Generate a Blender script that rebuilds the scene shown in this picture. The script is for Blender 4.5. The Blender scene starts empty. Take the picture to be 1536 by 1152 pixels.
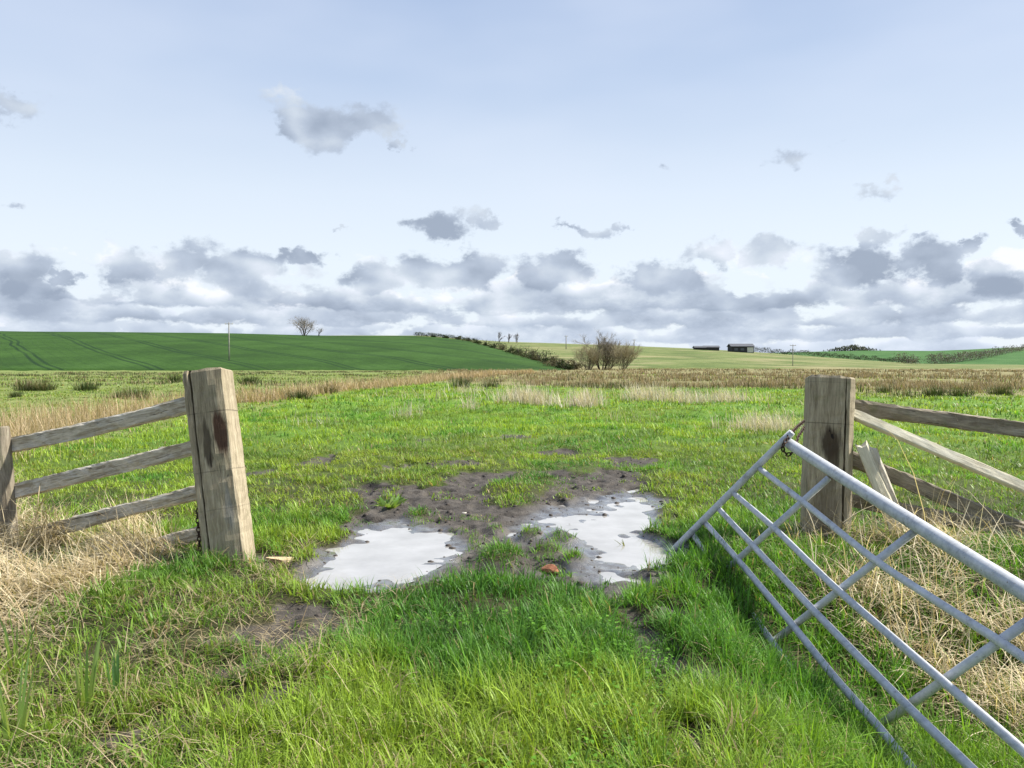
import bpy, math, random
import numpy as np
from mathutils import Vector, Matrix, Quaternion
random.seed(7)
RNG = np.random.default_rng(11)
S = bpy.context.scene
COL = S.collection

# ------------------------------------------------------------------ camera
F = 1150.0; EYE = 1.45; TILT = math.atan(31 / F)
FW = np.array([0, math.cos(TILT), -math.sin(TILT)]); UPV = np.array([0, math.sin(TILT), math.cos(TILT)]); RT = np.array([1.0, 0, 0])
CAMP = np.array([0, 0, EYE])
cd = bpy.data.cameras.new('camera'); cam = bpy.data.objects.new('camera', cd); COL.objects.link(cam)
cam.location = (0, 0, EYE); cam.rotation_euler = (math.pi / 2 - TILT, 0, 0)
cd.sensor_width = 36; cd.lens = 36 * F / 1536; cd.clip_start = 0.05; cd.clip_end = 6000
S.camera = cam

def at(px, py, d):
    """a point at depth d seen in direction (px, py) of the survey photo"""
    r = FW + RT * (px - 768) / F + UPV * (576 - py) / F
    return CAMP + r * d
def gp(px, py, z=0.0):
    r = FW + RT * (px - 768) / F + UPV * (576 - py) / F
    return (CAMP + r * ((z - EYE) / r[2]))[:2]

# ------------------------------------------------------------------ noise (numpy)
def _hash(ix, iy, seed):
    h = (ix.astype(np.int64) * 374761393 + iy.astype(np.int64) * 668265263 + seed * 982451653) & 0xFFFFFFFF
    h = ((h ^ (h >> 13)) * 1274126177) & 0xFFFFFFFF
    return ((h ^ (h >> 16)) & 0xFFFF) / 65535.0
def vn(x, y, s, seed=0):
    x = np.asarray(x) * s + 100.3 * seed; y = np.asarray(y) * s - 57.7 * seed
    ix = np.floor(x); iy = np.floor(y); fx = x - ix; fy = y - iy
    fx = fx * fx * fx * (fx * (fx * 6 - 15) + 10); fy = fy * fy * fy * (fy * (fy * 6 - 15) + 10)
    a = _hash(ix, iy, seed); b = _hash(ix + 1, iy, seed); c = _hash(ix, iy + 1, seed); d = _hash(ix + 1, iy + 1, seed)
    return (a + (b - a) * fx) * (1 - fy) + (c + (d - c) * fx) * fy
def fbm(x, y, s, seed=0, o=3):
    v = 0; a = 0.5; t = 0
    for k in range(o):
        v = v + a * vn(x, y, s * 2.03 ** k, seed + k * 17); t += a; a *= 0.5
    return v / t
def ss(a, b, x):
    t = np.clip((np.asarray(x, float) - a) / (b - a), 0, 1); return t * t * (3 - 2 * t)
def sdf(poly, x, y):
    """signed distance to polygon, negative inside"""
    p = np.array(poly); x = np.asarray(x, float); y = np.asarray(y, float)
    d = np.full(x.shape, 1e9); ins = np.zeros(x.shape, bool); n = len(p)
    for i in range(n):
        a = p[i]; b = p[(i + 1) % n]; e = b - a
        t = np.clip(((x - a[0]) * e[0] + (y - a[1]) * e[1]) / (e @ e + 1e-12), 0, 1)
        d = np.minimum(d, np.hypot(x - a[0] - e[0] * t, y - a[1] - e[1] * t))
        c = ((a[1] > y) != (b[1] > y)) & (x < (b[0] - a[0]) * (y - a[1]) / (b[1] - a[1] + 1e-12) + a[0])
        ins ^= c
    return np.where(ins, -d, d)
def linedist(pts, x, y):
    d = np.full(np.shape(x), 1e9); p = np.array(pts)
    for a, b in zip(p[:-1], p[1:]):
        e = b - a; t = np.clip(((x - a[0]) * e[0] + (y - a[1]) * e[1]) / (e @ e), 0, 1)
        d = np.minimum(d, np.hypot(x - a[0] - e[0] * t, y - a[1] - e[1] * t))
    return d
def poly(pts): return [gp(*p) for p in pts]

MUD = poly([(430, 850), (480, 815), (525, 775), (535, 752), (600, 728), (670, 730), (700, 705), (800, 712), (850, 700), (955, 706), (980, 745), (995, 780), (1008, 835), (985, 880), (910, 872), (820, 862), (640, 858), (550, 885), (480, 915), (440, 890)])
PUD_A = poly([(478, 866), (505, 822), (545, 792), (600, 781), (650, 792), (676, 815), (610, 850), (560, 866), (500, 880)])
PUD_B = poly([(838, 792), (890, 772), (960, 752), (978, 768), (1003, 822), (990, 848), (930, 846), (868, 826)])
WET_R = poly([(790, 800), (830, 765), (970, 735), (1000, 790), (1004, 850), (905, 850), (880, 826)])
ISLES = [((778, 735), 0.42, 1.0), ((770, 752), 0.33, .9), ((800, 722), .4, .9), ((820, 822), 0.20, .7), ((755, 830), 0.22, .8), ((795, 800), 0.12, .7), ((845, 806), 0.16, .6), ((845, 745), 0.14, .7), ((585, 752), 0.2, .8), ((630, 768), 0.14, .7), ((455, 838), .12, .7), ((870, 705), .3, .8), ((745, 792), .1, .6), ((860, 830), .14, .6)]
BARE = [((425, 846), .3, .4), ((400, 945), .30, .30), ((330, 965), .16, .12), ((345, 1085), .36, .2), ((265, 1095), .24, .15), ((445, 915), .3, .26), ((310, 1010), .14, .1), ((480, 905), .22, .2), ((962, 955), .19, .34), ((988, 990), .18, .2), ((1030, 1120), .10, .10), ((560, 1085), .08, .09), ((1000, 905), .12, .2), ((1050, 1000), .12, .14), ((330, 1000), .22, .14), ((150, 1110), .16, .1), ((690, 695), .5, .5), ((600, 700), .3, .4), ((950, 690), .4, .6), ((560, 735), .3, .6), ((400, 705), .25, .6), ((480, 690), .3, .7), ((850, 678), .5, .5), ((430, 1045), .14, .13), ((200, 1120), .2, .07), ((770, 655), .4, .6), ((640, 660), .3, .5)]
LINE_DITCH = [gp(-500, 760), gp(-160, 720), gp(0, 672), gp(110, 640), gp(250, 616), gp(370, 606), gp(480, 592), gp(560, 583), gp(660, 571), gp(740, 564), gp(800, 560)]

def masks(x, y):
    x = np.asarray(x, float); y = np.asarray(y, float)
    near = (y > 1.5) & (y < 20) & (np.abs(x) < 12)
    mud = np.zeros(x.shape); pud = np.zeros(x.shape); wet = np.zeros(x.shape); isl = np.zeros(x.shape)
    if near.any():
        xn = x[near]; yn = y[near]
        j = (fbm(xn, yn, 1.7, 3) - .5) * .9 + (vn(xn, yn, 7, 8) - .5) * .25
        m = ss(.14, -.14, sdf(MUD, xn, yn) * .8 + j * .75)
        for (c, rx, ry) in BARE:
            g = gp(*c); q = np.hypot((xn - g[0]) / rx, (yn - g[1]) / ry)
            m = np.maximum(m, ss(1.2, .35, q + j * 2.0 + (vn(xn, yn, 9, 12) - .5) * .5) * .9)
        il = np.zeros(xn.shape)
        for (c, r, s) in ISLES:
            g = gp(*c); q = np.hypot(xn - g[0], (yn - g[1]) / 1.9) / r
            il = np.maximum(il, ss(1.3, .4, q + j * .9) * s)
        mud[near] = m * (1 - il); isl[near] = il * m
        pud[near] = np.maximum(ss(.25, -.2, sdf(PUD_A, xn, yn) + j * .35), ss(.3, -.25, sdf(PUD_B, xn, yn) + j * .5) * .88)
        pud[near] = np.maximum(pud[near], ss(.3, -.2, sdf(WET_R, xn, yn) + j * .5) * .5)
        wet[near] = np.maximum(ss(.5, -.1, sdf(WET_R, xn, yn) + j * .5), ss(.35, -.05, sdf(PUD_A, xn, yn) + j * .4))
    return mud, pud, wet, isl
WATER = -0.050
def height(x, y, mk=None):
    x = np.asarray(x, float); y = np.asarray(y, float); d = np.hypot(x, y)
    mud, pud, wet, isl = mk if mk is not None else masks(x, y)
    far = ss(8, 30, d)
    h = (fbm(x, y, .33, 21) - .5) * (.10 + .22 * far) + (fbm(x, y, 1.6, 5) - .5) * .085 + (vn(x, y, 6, 9) - .5) * .03
    h = h - .40 * ss(.75, 1.9, x) * ss(5.6, 4.0, y) - .12 * ss(-2.2, -3.4, x) * ss(7.5, 5.5, y)
    h = h * ss(900, 200, d)
    hoof = np.clip(vn(x, y, 5.5, 44) - .62, 0, 1) * np.clip(1.3 - 1.2 * wet, .25, 1)
    ml = -.03 + (fbm(x, y, 2.3, 41) - .5) * .03 + ((vn(x, y, 9, 43) - .5) * .030 + (vn(x, y, 22, 47) - .5) * .020) * (1 - .62 * wet) - hoof * .26
    core = ss(3.6, 5.0, y)
    ml = ml * core + (h - .05) * (1 - core) - pud * .034
    return h * (1 - mud) + ml * mud + isl * .03

# ------------------------------------------------------------------ object helpers
def link(o, parent=None):
    COL.objects.link(o)
    if parent: o.parent = parent
    return o
def tag(o, label=None, cat=None, group=None, kind=None):
    for k, v in (('label', label), ('category', cat), ('group', group), ('kind', kind)):
        if v: o[k] = v
    return o
def empty(name, loc, label, cat, group=None, rot=(0, 0, 0)):
    o = bpy.data.objects.new(name, None); link(o); o.location = loc; o.rotation_euler = rot; o.empty_display_size = .2
    return tag(o, label, cat, group)
def mesh_np(name, V, loops, counts, mat=None, parent=None, col=None, smooth=False, attrs=None):
    me = bpy.data.meshes.new(name)
    V = np.ascontiguousarray(V, np.float32)
    me.vertices.add(len(V)); me.vertices.foreach_set('co', V.ravel())
    loops = np.ascontiguousarray(loops, np.int32).ravel(); counts = np.asarray(counts, np.int32)
    me.loops.add(len(loops)); me.loops.foreach_set('vertex_index', loops)
    me.polygons.add(len(counts)); st = np.zeros(len(counts), np.int32); st[1:] = np.cumsum(counts)[:-1]
    me.polygons.foreach_set('loop_start', st); me.polygons.foreach_set('loop_total', counts)
    if smooth: me.polygons.foreach_set('use_smooth', np.ones(len(counts), bool))
    me.update(calc_edges=True)
    if col is not None:
        a = me.attributes.new('Col', 'FLOAT_COLOR', 'POINT')
        c = np.ones((len(V), 4), np.float32); c[:, :3] = col; a.data.foreach_set('color', c.ravel())
    for k, v in (attrs or {}).items():
        a = me.attributes.new(k, 'FLOAT', 'POINT'); a.data.foreach_set('value', np.ascontiguousarray(v, np.float32))
    if mat: me.materials.append(mat)
    o = bpy.data.objects.new(name, me); link(o, parent)
    return o
class MB:
    """collects polygons into one mesh"""
    def __init__(s): s.v = []; s.f = []
    def add(s, V, Fs):
        b = len(s.v); s.v.extend([tuple(map(float, p)) for p in V]); s.f.extend([tuple(b + i for i in f) for f in Fs])
    def tube(s, pts, rad, n=8, cap=True):
        pts = [Vector(p) for p in pts]; rad = rad if hasattr(rad, '__len__') else [rad] * len(pts)
        V = []; ref = None
        for i, p in enumerate(pts):
            t = (pts[min(i + 1, len(pts) - 1)] - pts[max(i - 1, 0)]).normalized()
            if ref is None:
                ref = Vector((0, 0, 1)) if abs(t.z) < .9 else Vector((1, 0, 0))
            u = (ref - t * ref.dot(t)).normalized(); ref = u; w = t.cross(u)
            for k in range(n):
                a = 2 * math.pi * k / n; V.append(p + (u * math.cos(a) + w * math.sin(a)) * rad[i])
        Fs = []
        for i in range(len(pts) - 1):
            for k in range(n):
                Fs.append((i * n + k, i * n + (k + 1) % n, (i + 1) * n + (k + 1) % n, (i + 1) * n + k))
        if cap:
            Fs.append(tuple(range(n))[::-1]); Fs.append(tuple((len(pts) - 1) * n + k for k in range(n)))
        s.add(V, Fs)
    def build(s, name, mat, parent=None, smooth=False):
        me = bpy.data.meshes.new(name); me.from_pydata(s.v, [], s.f); me.update()
        me.materials.append(mat)
        if smooth: me.polygons.foreach_set('use_smooth', np.ones(len(me.polygons), bool))
        o = bpy.data.objects.new(name, me); return link(o, parent)

# ------------------------------------------------------------------ node helpers
class N:
    def __init__(s, tree): s.t = tree; s.n = tree.nodes; s.l = tree.links
    def node(s, kind, **kw):
        n = s.n.new(kind)
        for k, v in kw.items(): setattr(n, k, v)
        return n
    def put(s, sock, v):
        if isinstance(v, bpy.types.NodeSocket): s.l.new(v, sock)
        elif v is not None:
            if sock.type == 'RGBA' and len(v) == 3: v = (*v, 1)
            sock.default_value = v
    def m(s, op, a, b=None, c=None, clamp=False):
        n = s.node('ShaderNodeMath', operation=op, use_clamp=clamp)
        for i, v in enumerate((a, b, c)):
            if v is not None: s.put(n.inputs[i], v)
        return n.outputs[0]
    def vm(s, op, a, b=None, c=None, out=0):
        n = s.node('ShaderNodeVectorMath', operation=op)
        for i, v in enumerate((a, b, c)):
            if v is not None: s.put(n.inputs[i], v)
        return n.outputs['Value'] if op in ('LENGTH', 'DOT_PRODUCT') else n.outputs[0]
    def sst(s, v, a, b, lo=0., hi=1.):
        n = s.node('ShaderNodeMapRange', interpolation_type='SMOOTHSTEP')
        s.put(n.inputs[0], v); n.inputs[1].default_value = a; n.inputs[2].default_value = b; n.inputs[3].default_value = lo; n.inputs[4].default_value = hi
        return n.outputs[0]
    def noise(s, vec, scale, detail=4, rough=.55, dist=0., out=0):
        n = s.node('ShaderNodeTexNoise'); s.put(n.inputs['Vector'], vec); n.inputs['Scale'].default_value = scale
        n.inputs['Detail'].default_value = detail; n.inputs['Roughness'].default_value = rough; n.inputs['Distortion'].default_value = dist
        return n.outputs[out]
    def mix(s, f, a, b, mode='MIX'):
        n = s.node('ShaderNodeMix', data_type='RGBA', blend_type=mode)
        s.put(n.inputs[0], f); s.put(n.inputs[6], a); s.put(n.inputs[7], b); return n.outputs[2]
    def ramp(s, f, stops):
        n = s.node('ShaderNodeValToRGB'); e = n.color_ramp.elements
        while len(e) < len(stops): e.new(.5)
        for el, (p, c) in zip(e, stops): el.position = p; el.color = (*c, 1)
        s.put(n.inputs[0], f); return n.outputs[0]
    def attr(s, name, out='Fac'):
        n = s.node('ShaderNodeAttribute'); n.attribute_name = name; return n.outputs[out]
def material(name):
    m = bpy.data.materials.new(name); m.use_nodes = True; t = m.node_tree; t.nodes.clear()
    n = N(t); out = n.node('ShaderNodeOutputMaterial'); p = n.node('ShaderNodeBsdfPrincipled'); n.l.new(p.outputs[0], out.inputs[0])
    return m, n, p, out
def bump(n, p, h, strength, dist):
    b = n.node('ShaderNodeBump'); b.inputs['Strength'].default_value = strength; b.inputs['Distance'].default_value = dist
    n.put(b.inputs['Height'], h); n.put(p.inputs['Normal'], b.outputs[0]); return b

# ------------------------------------------------------------------ sun and sky
SUN_EL = math.radians(47); SUN_AZ = math.radians(78)      # azimuth clockwise from +Y
sd = Vector((math.sin(SUN_AZ) * math.cos(SUN_EL), math.cos(SUN_AZ) * math.cos(SUN_EL), math.sin(SUN_EL)))
sl = bpy.data.lights.new('sun', 'SUN'); sl.energy = 5.0; sl.angle = math.radians(2.0); sl.color = (1, .94, .84)
so = bpy.data.objects.new('sun', sl); link(so); so.rotation_euler = sd.to_track_quat('Z', 'Y').to_euler(); so.location = (20, 5, 30)

def make_sky():
    w = bpy.data.worlds.new('World'); S.world = w; w.use_nodes = True; t = w.node_tree; t.nodes.clear(); n = N(t)
    out = n.node('ShaderNodeOutputWorld'); bg = n.node('ShaderNodeBackground'); bg.inputs[1].default_value = .061
    n.l.new(bg.outputs[0], out.inputs[0])
    sky = n.node('ShaderNodeTexSky', sky_type='NISHITA', sun_disc=False); sky.sun_elevation = SUN_EL; sky.sun_rotation = SUN_AZ
    sky.air_density = 1.0; sky.dust_density = 1.5; sky.ozone_density = 2.0
    d = n.node('ShaderNodeTexCoord').outputs['Generated']
    sep = n.node('ShaderNodeSeparateXYZ'); n.put(sep.inputs[0], d); x, y, z = sep.outputs
    az = n.m('ARCTAN2', x, y); el = n.m('ARCSINE', z)
    cmb = n.node('ShaderNodeCombineXYZ'); n.put(cmb.inputs[0], az); n.put(cmb.inputs[1], el); p = cmb.outputs[0]
    # thin high veil whitening towards the horizon
    veil = n.ramp(n.m('MULTIPLY', el, 1.6), [(0, (8.2, 8.9, 9.5)), (.2, (8.1, 8.95, 9.7)), (.34, (7.2, 8.15, 9.35)), (.55, (5.1, 6.25, 8.2)), (.8, (3.7, 4.85, 7.2)), (1, (3.2, 4.3, 6.8))])
    streak = n.noise(n.vm('MULTIPLY', p, (1.0, 3.0, 1)), 2.2, 3, .5)
    veil = n.mix(n.sst(streak, .3, .75, 0, .35), veil, (8.0, 8.6, 9.8))
    base = n.mix(n.sst(el, .8, 1.5, .88, .6), sky.outputs[0], veil)
    # warped cloud coordinates
    q1 = n.vm('MULTIPLY', d, (1, 1, 1.6))
    nz = n.noise(q1, 12, 10, .64); big = n.noise(q1, 11, 2.2, .5)
    nzc = n.noise(n.vm('MULTIPLY', d, (1, 1, 1.3)), 20, 6, .62, out=1)
    wp = n.vm('MULTIPLY_ADD', n.vm('SUBTRACT', nzc, (.5, .5, .5)), (.12, .075, 0), p)
    C = [  # photo centre and half sizes of the separate clouds, weight
        (505, 184, 98, 36, 1.05), (445, 192, 50, 22, 1.1), (560, 195, 45, 26, .9), (598, 218, 22, 8, .7), (15, 165, 75, 22, .9), (0, 140, 30, 20, .8), (38, 312, 34, 10, .8),
        (655, 345, 58, 24, 1.1), (740, 338, 32, 14, 1), (865, 340, 48, 11, .95), (918, 338, 16, 9, .8), (520, 351, 15, 6, .7), (1170, 240, 34, 11, .45), (1238, 232, 16, 11, .4),
        (1290, 288, 34, 12, .6), (1340, 278, 14, 11, .55), (985, 256, 16, 7, .3), (1536, 338, 24, 11, .9), (1316, 358, 34, 18, .9), (1382, 362, 26, 12, .9), (1440, 368, 34, 13, 1),
        (40, 412, 78, 38, 1.2), (92, 414, 40, 14, 1.1), (190, 400, 68, 40, 1.2), (280, 395, 66, 42, 1.2), (355, 408, 68, 40, 1.2), (460, 386, 58, 14, 1.1),
        (560, 428, 74, 28, 1.2), (690, 412, 100, 30, 1.2), (830, 405, 74, 30, 1.2), (985, 425, 80, 36, 1.2), (1075, 380, 48, 22, 1.1), (1150, 378, 50, 34, 1.2), (1310, 408, 95, 36, 1.2), (1390, 395, 54, 38, 1.2), (1490, 432, 80, 34, 1.2)]
    F_ = None
    for (cx, cy, a, b, wt) in C:
        u = math.atan((cx - 768) / F); v = math.atan((545 - cy) / F * math.cos(u)); su = a / F * math.cos(u) ** 2 * 1.2; sv = b / F * math.cos(u) * 1.25
        L = n.vm('LENGTH', n.vm('MULTIPLY_ADD', wp, (1 / su, 1 / sv, 0), (-u / su, -v / sv, 0)))
        L = n.m('MULTIPLY_ADD', L, wt, 1 - wt)
        F_ = L if F_ is None else n.m('SMOOTH_MIN', F_, L, .12)
    iso = n.m('SUBTRACT', 1.0, F_)
    v1 = n.node('ShaderNodeTexVoronoi', feature='SMOOTH_F1'); n.put(v1.inputs['Vector'], n.vm('MULTIPLY_ADD', n.vm('SUBTRACT', nzc, (.5, .5, .5)), (.05, .05, .05), n.vm('MULTIPLY', d, (1, 1, 1.9))))
    v1.inputs['Scale'].default_value = 15; v1.inputs['Detail'].default_value = 3; v1.inputs['Roughness'].default_value = .55; v1.inputs['Smoothness'].default_value = .35
    puff = n.m('SUBTRACT', .45, v1.outputs['Distance'])
    big2 = n.noise(n.vm('ADD', q1, (.016, 0, .040)), 11, 2.2, .5)
    lit = n.m('SUBTRACT', big, big2)
    GREY = [(.0, (3.1, 3.7, 4.75)), (.33, (4.4, 5.1, 6.25)), (.6, (5.9, 6.6, 7.5)), (.85, (7.4, 7.9, 8.8)), (1, (8.9, 9.1, 9.5))]
    col = base
    # rows of cumulus stacked up from the horizon, the lower the farther away
    for k, (pb, ph, sc_, cov0, haze_) in enumerate([(528, 30, 22, 1.05, .45), (500, 36, 18, .92, .25), (474, 46, 14, .76, .10), (447, 54, 11, .56, .0)]):
        bot = (545 - pb) / F; th = ph / F
        o = (1.7 * k + .3, 2.9 * k, .8 * k)
        nk = n.noise(n.vm('MULTIPLY_ADD', d, (1, 1, 1.9), o), sc_, 9, .64)
        nb = n.noise(n.vm('MULTIPLY_ADD', d, (1.1, 1.1, 1.6), (o[1], o[2], o[0])), sc_ * .62, 2, .5)
        tt = n.m('DIVIDE', n.m('SUBTRACT', el, bot), th)
        f1 = n.m('ADD', n.m('SUBTRACT', n.m('MULTIPLY_ADD', n.m('SUBTRACT', nb, .5), 3.6, cov0), tt), n.m('MULTIPLY', n.m('SUBTRACT', nk, .5), 2.6))
        f1 = n.m('ADD', f1, n.m('MULTIPLY', puff, .5))
        f2 = n.m('ADD', n.m('MULTIPLY_ADD', tt, 2.2, 1.0), n.m('MULTIPLY', n.m('SUBTRACT', nk, .5), 2.5))
        dk = n.sst(n.m('MINIMUM', f1, f2), .02, .30)
        sh = n.m('ADD', n.m('MULTIPLY_ADD', tt, .22, .33), n.m('MULTIPLY', n.m('SUBTRACT', nk, .5), 2.1))
        sh = n.m('ADD', sh, n.m('MULTIPLY', n.sst(f1, .8, .05), .42)); sh = n.m('ADD', sh, n.m('MULTIPLY', lit, 1.5))
        ck = n.mix(haze_, n.ramp(sh, GREY), (6.6, 7.4, 8.8))
        col = n.mix(n.m('MULTIPLY', dk, .93), col, ck)
    fld = n.m('ADD', n.m('ADD', n.m('ADD', iso, .10), n.m('MULTIPLY', n.m('SUBTRACT', nz, .5), 2.1)), n.m('MULTIPLY', puff, .4))
    dens = n.sst(fld, .0, .48)
    sh = n.m('ADD', n.m('MULTIPLY_ADD', n.m('SUBTRACT', nz, .5), .9, .27), n.m('MULTIPLY', lit, 2.0))
    sh = n.m('ADD', sh, n.m('MULTIPLY', n.sst(fld, .6, .0), n.sst(el, .2, .12, .0, .3)))
    col = n.mix(n.m('MULTIPLY', dens, .93), col, n.ramp(sh, GREY))
    n.put(bg.inputs[0], col)
make_sky()
w = S.world
try: w.cycles.sampling_method = 'MANUAL'; w.cycles.sample_map_resolution = 512
except Exception: pass
S.view_settings.view_transform = 'Standard'; S.view_settings.look = 'None'; S.view_settings.exposure = 0.88; S.view_settings.gamma = 1.0
S.view_settings.use_curve_mapping = False
S.render.engine = 'CYCLES'; S.cycles.max_bounces = 6; S.cycles.diffuse_bounces = 2; S.cycles.glossy_bounces = 3; S.cycles.transmission_bounces = 3
S.cycles.transparent_max_bounces = 4; S.cycles.use_denoising = True; S.cycles.sample_clamp_indirect = 4

# ------------------------------------------------------------------ materials
def mat_ground():
    m, n, p, o = material('field_earth'); g = n.node('ShaderNodeNewGeometry').outputs['Position']
    mud = n.attr('mud'); wet = n.attr('wet'); alt = n.attr('rough_pasture')
    big = n.noise(g, .12, 5, .6); mid = n.noise(g, 1.3, 6, .65); fine = n.noise(g, 22, 6, .7)
    gr = n.ramp(mid, [(.25, (.055, .12, .012)), (.5, (.10, .20, .02)), (.75, (.17, .27, .035))])
    gr = n.mix(n.sst(big, .35, .7, 0, .5), gr, (.14, .19, .035))
    rp = n.ramp(mid, [(.3, (.12, .13, .045)), (.55, (.22, .20, .09)), (.75, (.34, .28, .16))])
    gr = n.mix(alt, gr, rp)
    thatch = n.ramp(fine, [(.3, (.022, .022, .010)), (.6, (.055, .055, .022)), (.8, (.13, .105, .055))])
    dist = n.vm('LENGTH', n.vm('MULTIPLY', g, (1, 1, 0)))
    gr = n.mix(n.sst(dist, 6, 20), thatch, gr)
    soil = n.ramp(n.noise(g, 9, 8, .7), [(.25, (.034, .029, .025)), (.5, (.070, .062, .053)), (.75, (.135, .12, .102))])
    silt = n.ramp(n.noise(g, 5, 7, .65), [(.3, (.062, .056, .048)), (.55, (.112, .103, .09)), (.75, (.18, .168, .148))])
    soil = n.mix(wet, soil, silt)
    n.put(p.inputs['Base Color'], n.mix(n.sst(mud, .25, .6), gr, soil))
    wn = n.noise(g, 6, 6, .65)
    r = n.m('SUBTRACT', n.m('SUBTRACT', .85, n.m('MULTIPLY', wet, n.sst(wn, .30, .48, .35, .70))), n.m('MULTIPLY', mud, .12))
    n.put(p.inputs['Roughness'], r); p.inputs['IOR'].default_value = 1.4
    n.put(p.inputs['Specular IOR Level'], n.m('MULTIPLY_ADD', wet, 1.1, .25))
    n.put(p.inputs['Coat Weight'], n.m('MULTIPLY', n.sst(wet, .25, .85), n.sst(n.noise(g, 11, 5, .6), .38, .56, .12, .85))); p.inputs['Coat Roughness'].default_value = .10; p.inputs['Coat IOR'].default_value = 1.8
    hb = n.m('ADD', n.m('MULTIPLY', fine, .4), n.noise(g, 70, 4, .6)); bump(n, p, n.m('MULTIPLY', hb, n.m('SUBTRACT', 1.0, n.m('MULTIPLY', wet, .72))), .9, .016)
    return m
def mat_blade(name, trans=.35, spec=.25, rough=.45):
    m, n, p, o = material(name); c = n.attr('Col', 'Color')
    n.put(p.inputs['Base Color'], c); p.inputs['Roughness'].default_value = rough; p.inputs['Specular IOR Level'].default_value = spec
    tr = n.node('ShaderNodeBsdfTranslucent'); n.put(tr.inputs[0], n.mix(1.0, c, (1.15, 1.1, .6), 'MULTIPLY'))
    mx = n.node('ShaderNodeMixShader'); mx.inputs[0].default_value = trans
    n.l.new(p.outputs[0], mx.inputs[1]); n.l.new(tr.outputs[0], mx.inputs[2]); n.l.new(mx.outputs[0], o.inputs[0])
    return m
def mat_wood(name, cols, stains=(), green=0., long=(1.6, 18, 18), saws=()):
    """weathered timber, grain along local X; stains = (centre, radii, colour) blotches"""
    m, n, p, o = material(name); tc = n.node('ShaderNodeTexCoord').outputs['Object']
    v = n.vm('MULTIPLY', tc, long)
    a = n.noise(v, 2.0, 8, .65, .6); b = n.noise(n.vm('MULTIPLY', tc, (3, 60, 60)), 2.2, 5, .7); c = n.noise(tc, 5, 5, .6)
    k = n.m('ADD', n.m('ADD', n.m('MULTIPLY', a, .5), n.m('MULTIPLY', b, .35)), n.m('MULTIPLY', n.noise(tc, 2.6, 6, .7), .17))
    col = n.ramp(k, [(.30, cols[0]), (.45, cols[1]), (.56, cols[2]), (.70, cols[3])])
    col = n.mix(n.sst(c, .55, .75, 0, .45), col, cols[1])
    if green: col = n.mix(n.sst(n.noise(tc, 7, 6, .7), .52, .68, 0, green), col, (.13, .15, .06))
    crack = n.sst(n.noise(n.vm('MULTIPLY', tc, (1.1, 42, 42)), 1.3, 4, .6, .3), .36, .325)
    col = n.mix(n.m('MULTIPLY', crack, .75), col, (.035, .028, .02))
    for (ce, ra, sc_, f) in stains:
        q = n.vm('LENGTH', n.vm('MULTIPLY_ADD', n.vm('MULTIPLY_ADD', n.vm('SUBTRACT', n.noise(v, 2.4, 5, .6, out=1), (.5, .5, .5)), (.22, .10, .10), tc), tuple(1 / r for r in ra), tuple(-cc / r for cc, r in zip(ce, ra))))
        col = n.mix(n.m('MULTIPLY', n.sst(q, 1.1, .55), f), col, sc_)
    if saws:
        sx = n.node('ShaderNodeSeparateXYZ'); n.put(sx.inputs[0], tc); xx = n.m('ADD', sx.outputs[0], n.m('MULTIPLY', n.m('SUBTRACT', n.noise(tc, 9, 3, .6), .5), .012))
        for (x0, f) in saws: col = n.mix(n.m('MULTIPLY', n.m('MULTIPLY', n.sst(n.m('ABSOLUTE', n.m('SUBTRACT', xx, x0)), .007, .001), n.sst(n.noise(tc, 8, 3, .6), .36, .56, .25, 1.)), f * .8), col, (.05, .04, .028))
    n.put(p.inputs['Base Color'], col); p.inputs['Roughness'].default_value = .82; p.inputs['Specular IOR Level'].default_value = .25
    hb = n.m('SUBTRACT', n.m('ADD', a, n.m('MULTIPLY', b, .6)), n.m('MULTIPLY', crack, .6)); bump(n, p, hb, .8, .008)
    return m
def mat_plain(name, ramp, scale=6, rough=.7, metal=0., b=.3, bd=.01, spec=.4):
    m, n, p, o = material(name); tc = n.node('ShaderNodeTexCoord').outputs['Object']
    k = n.noise(tc, scale, 6, .65); n.put(p.inputs['Base Color'], n.ramp(k, ramp)); p.inputs['Metallic'].default_value = metal
    n.put(p.inputs['Roughness'], n.sst(k, .2, .8, rough - .1, rough + .1)); p.inputs['Specular IOR Level'].default_value = spec
    bump(n, p, n.noise(tc, scale * 5, 5, .6), b, bd); return m
def mat_water():
    m, n, p, o = material('puddle_water'); g = n.node('ShaderNodeNewGeometry').outputs['Position']
    n.put(p.inputs['Base Color'], n.ramp(n.noise(g, 2.5, 4, .6), [(.3, (.27, .26, .24)), (.7, (.40, .39, .375))]))
    p.inputs['Roughness'].default_value = .03; p.inputs['IOR'].default_value = 3.2
    bump(n, p, n.noise(g, 9, 2, .5), .06, .01); return m
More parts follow.
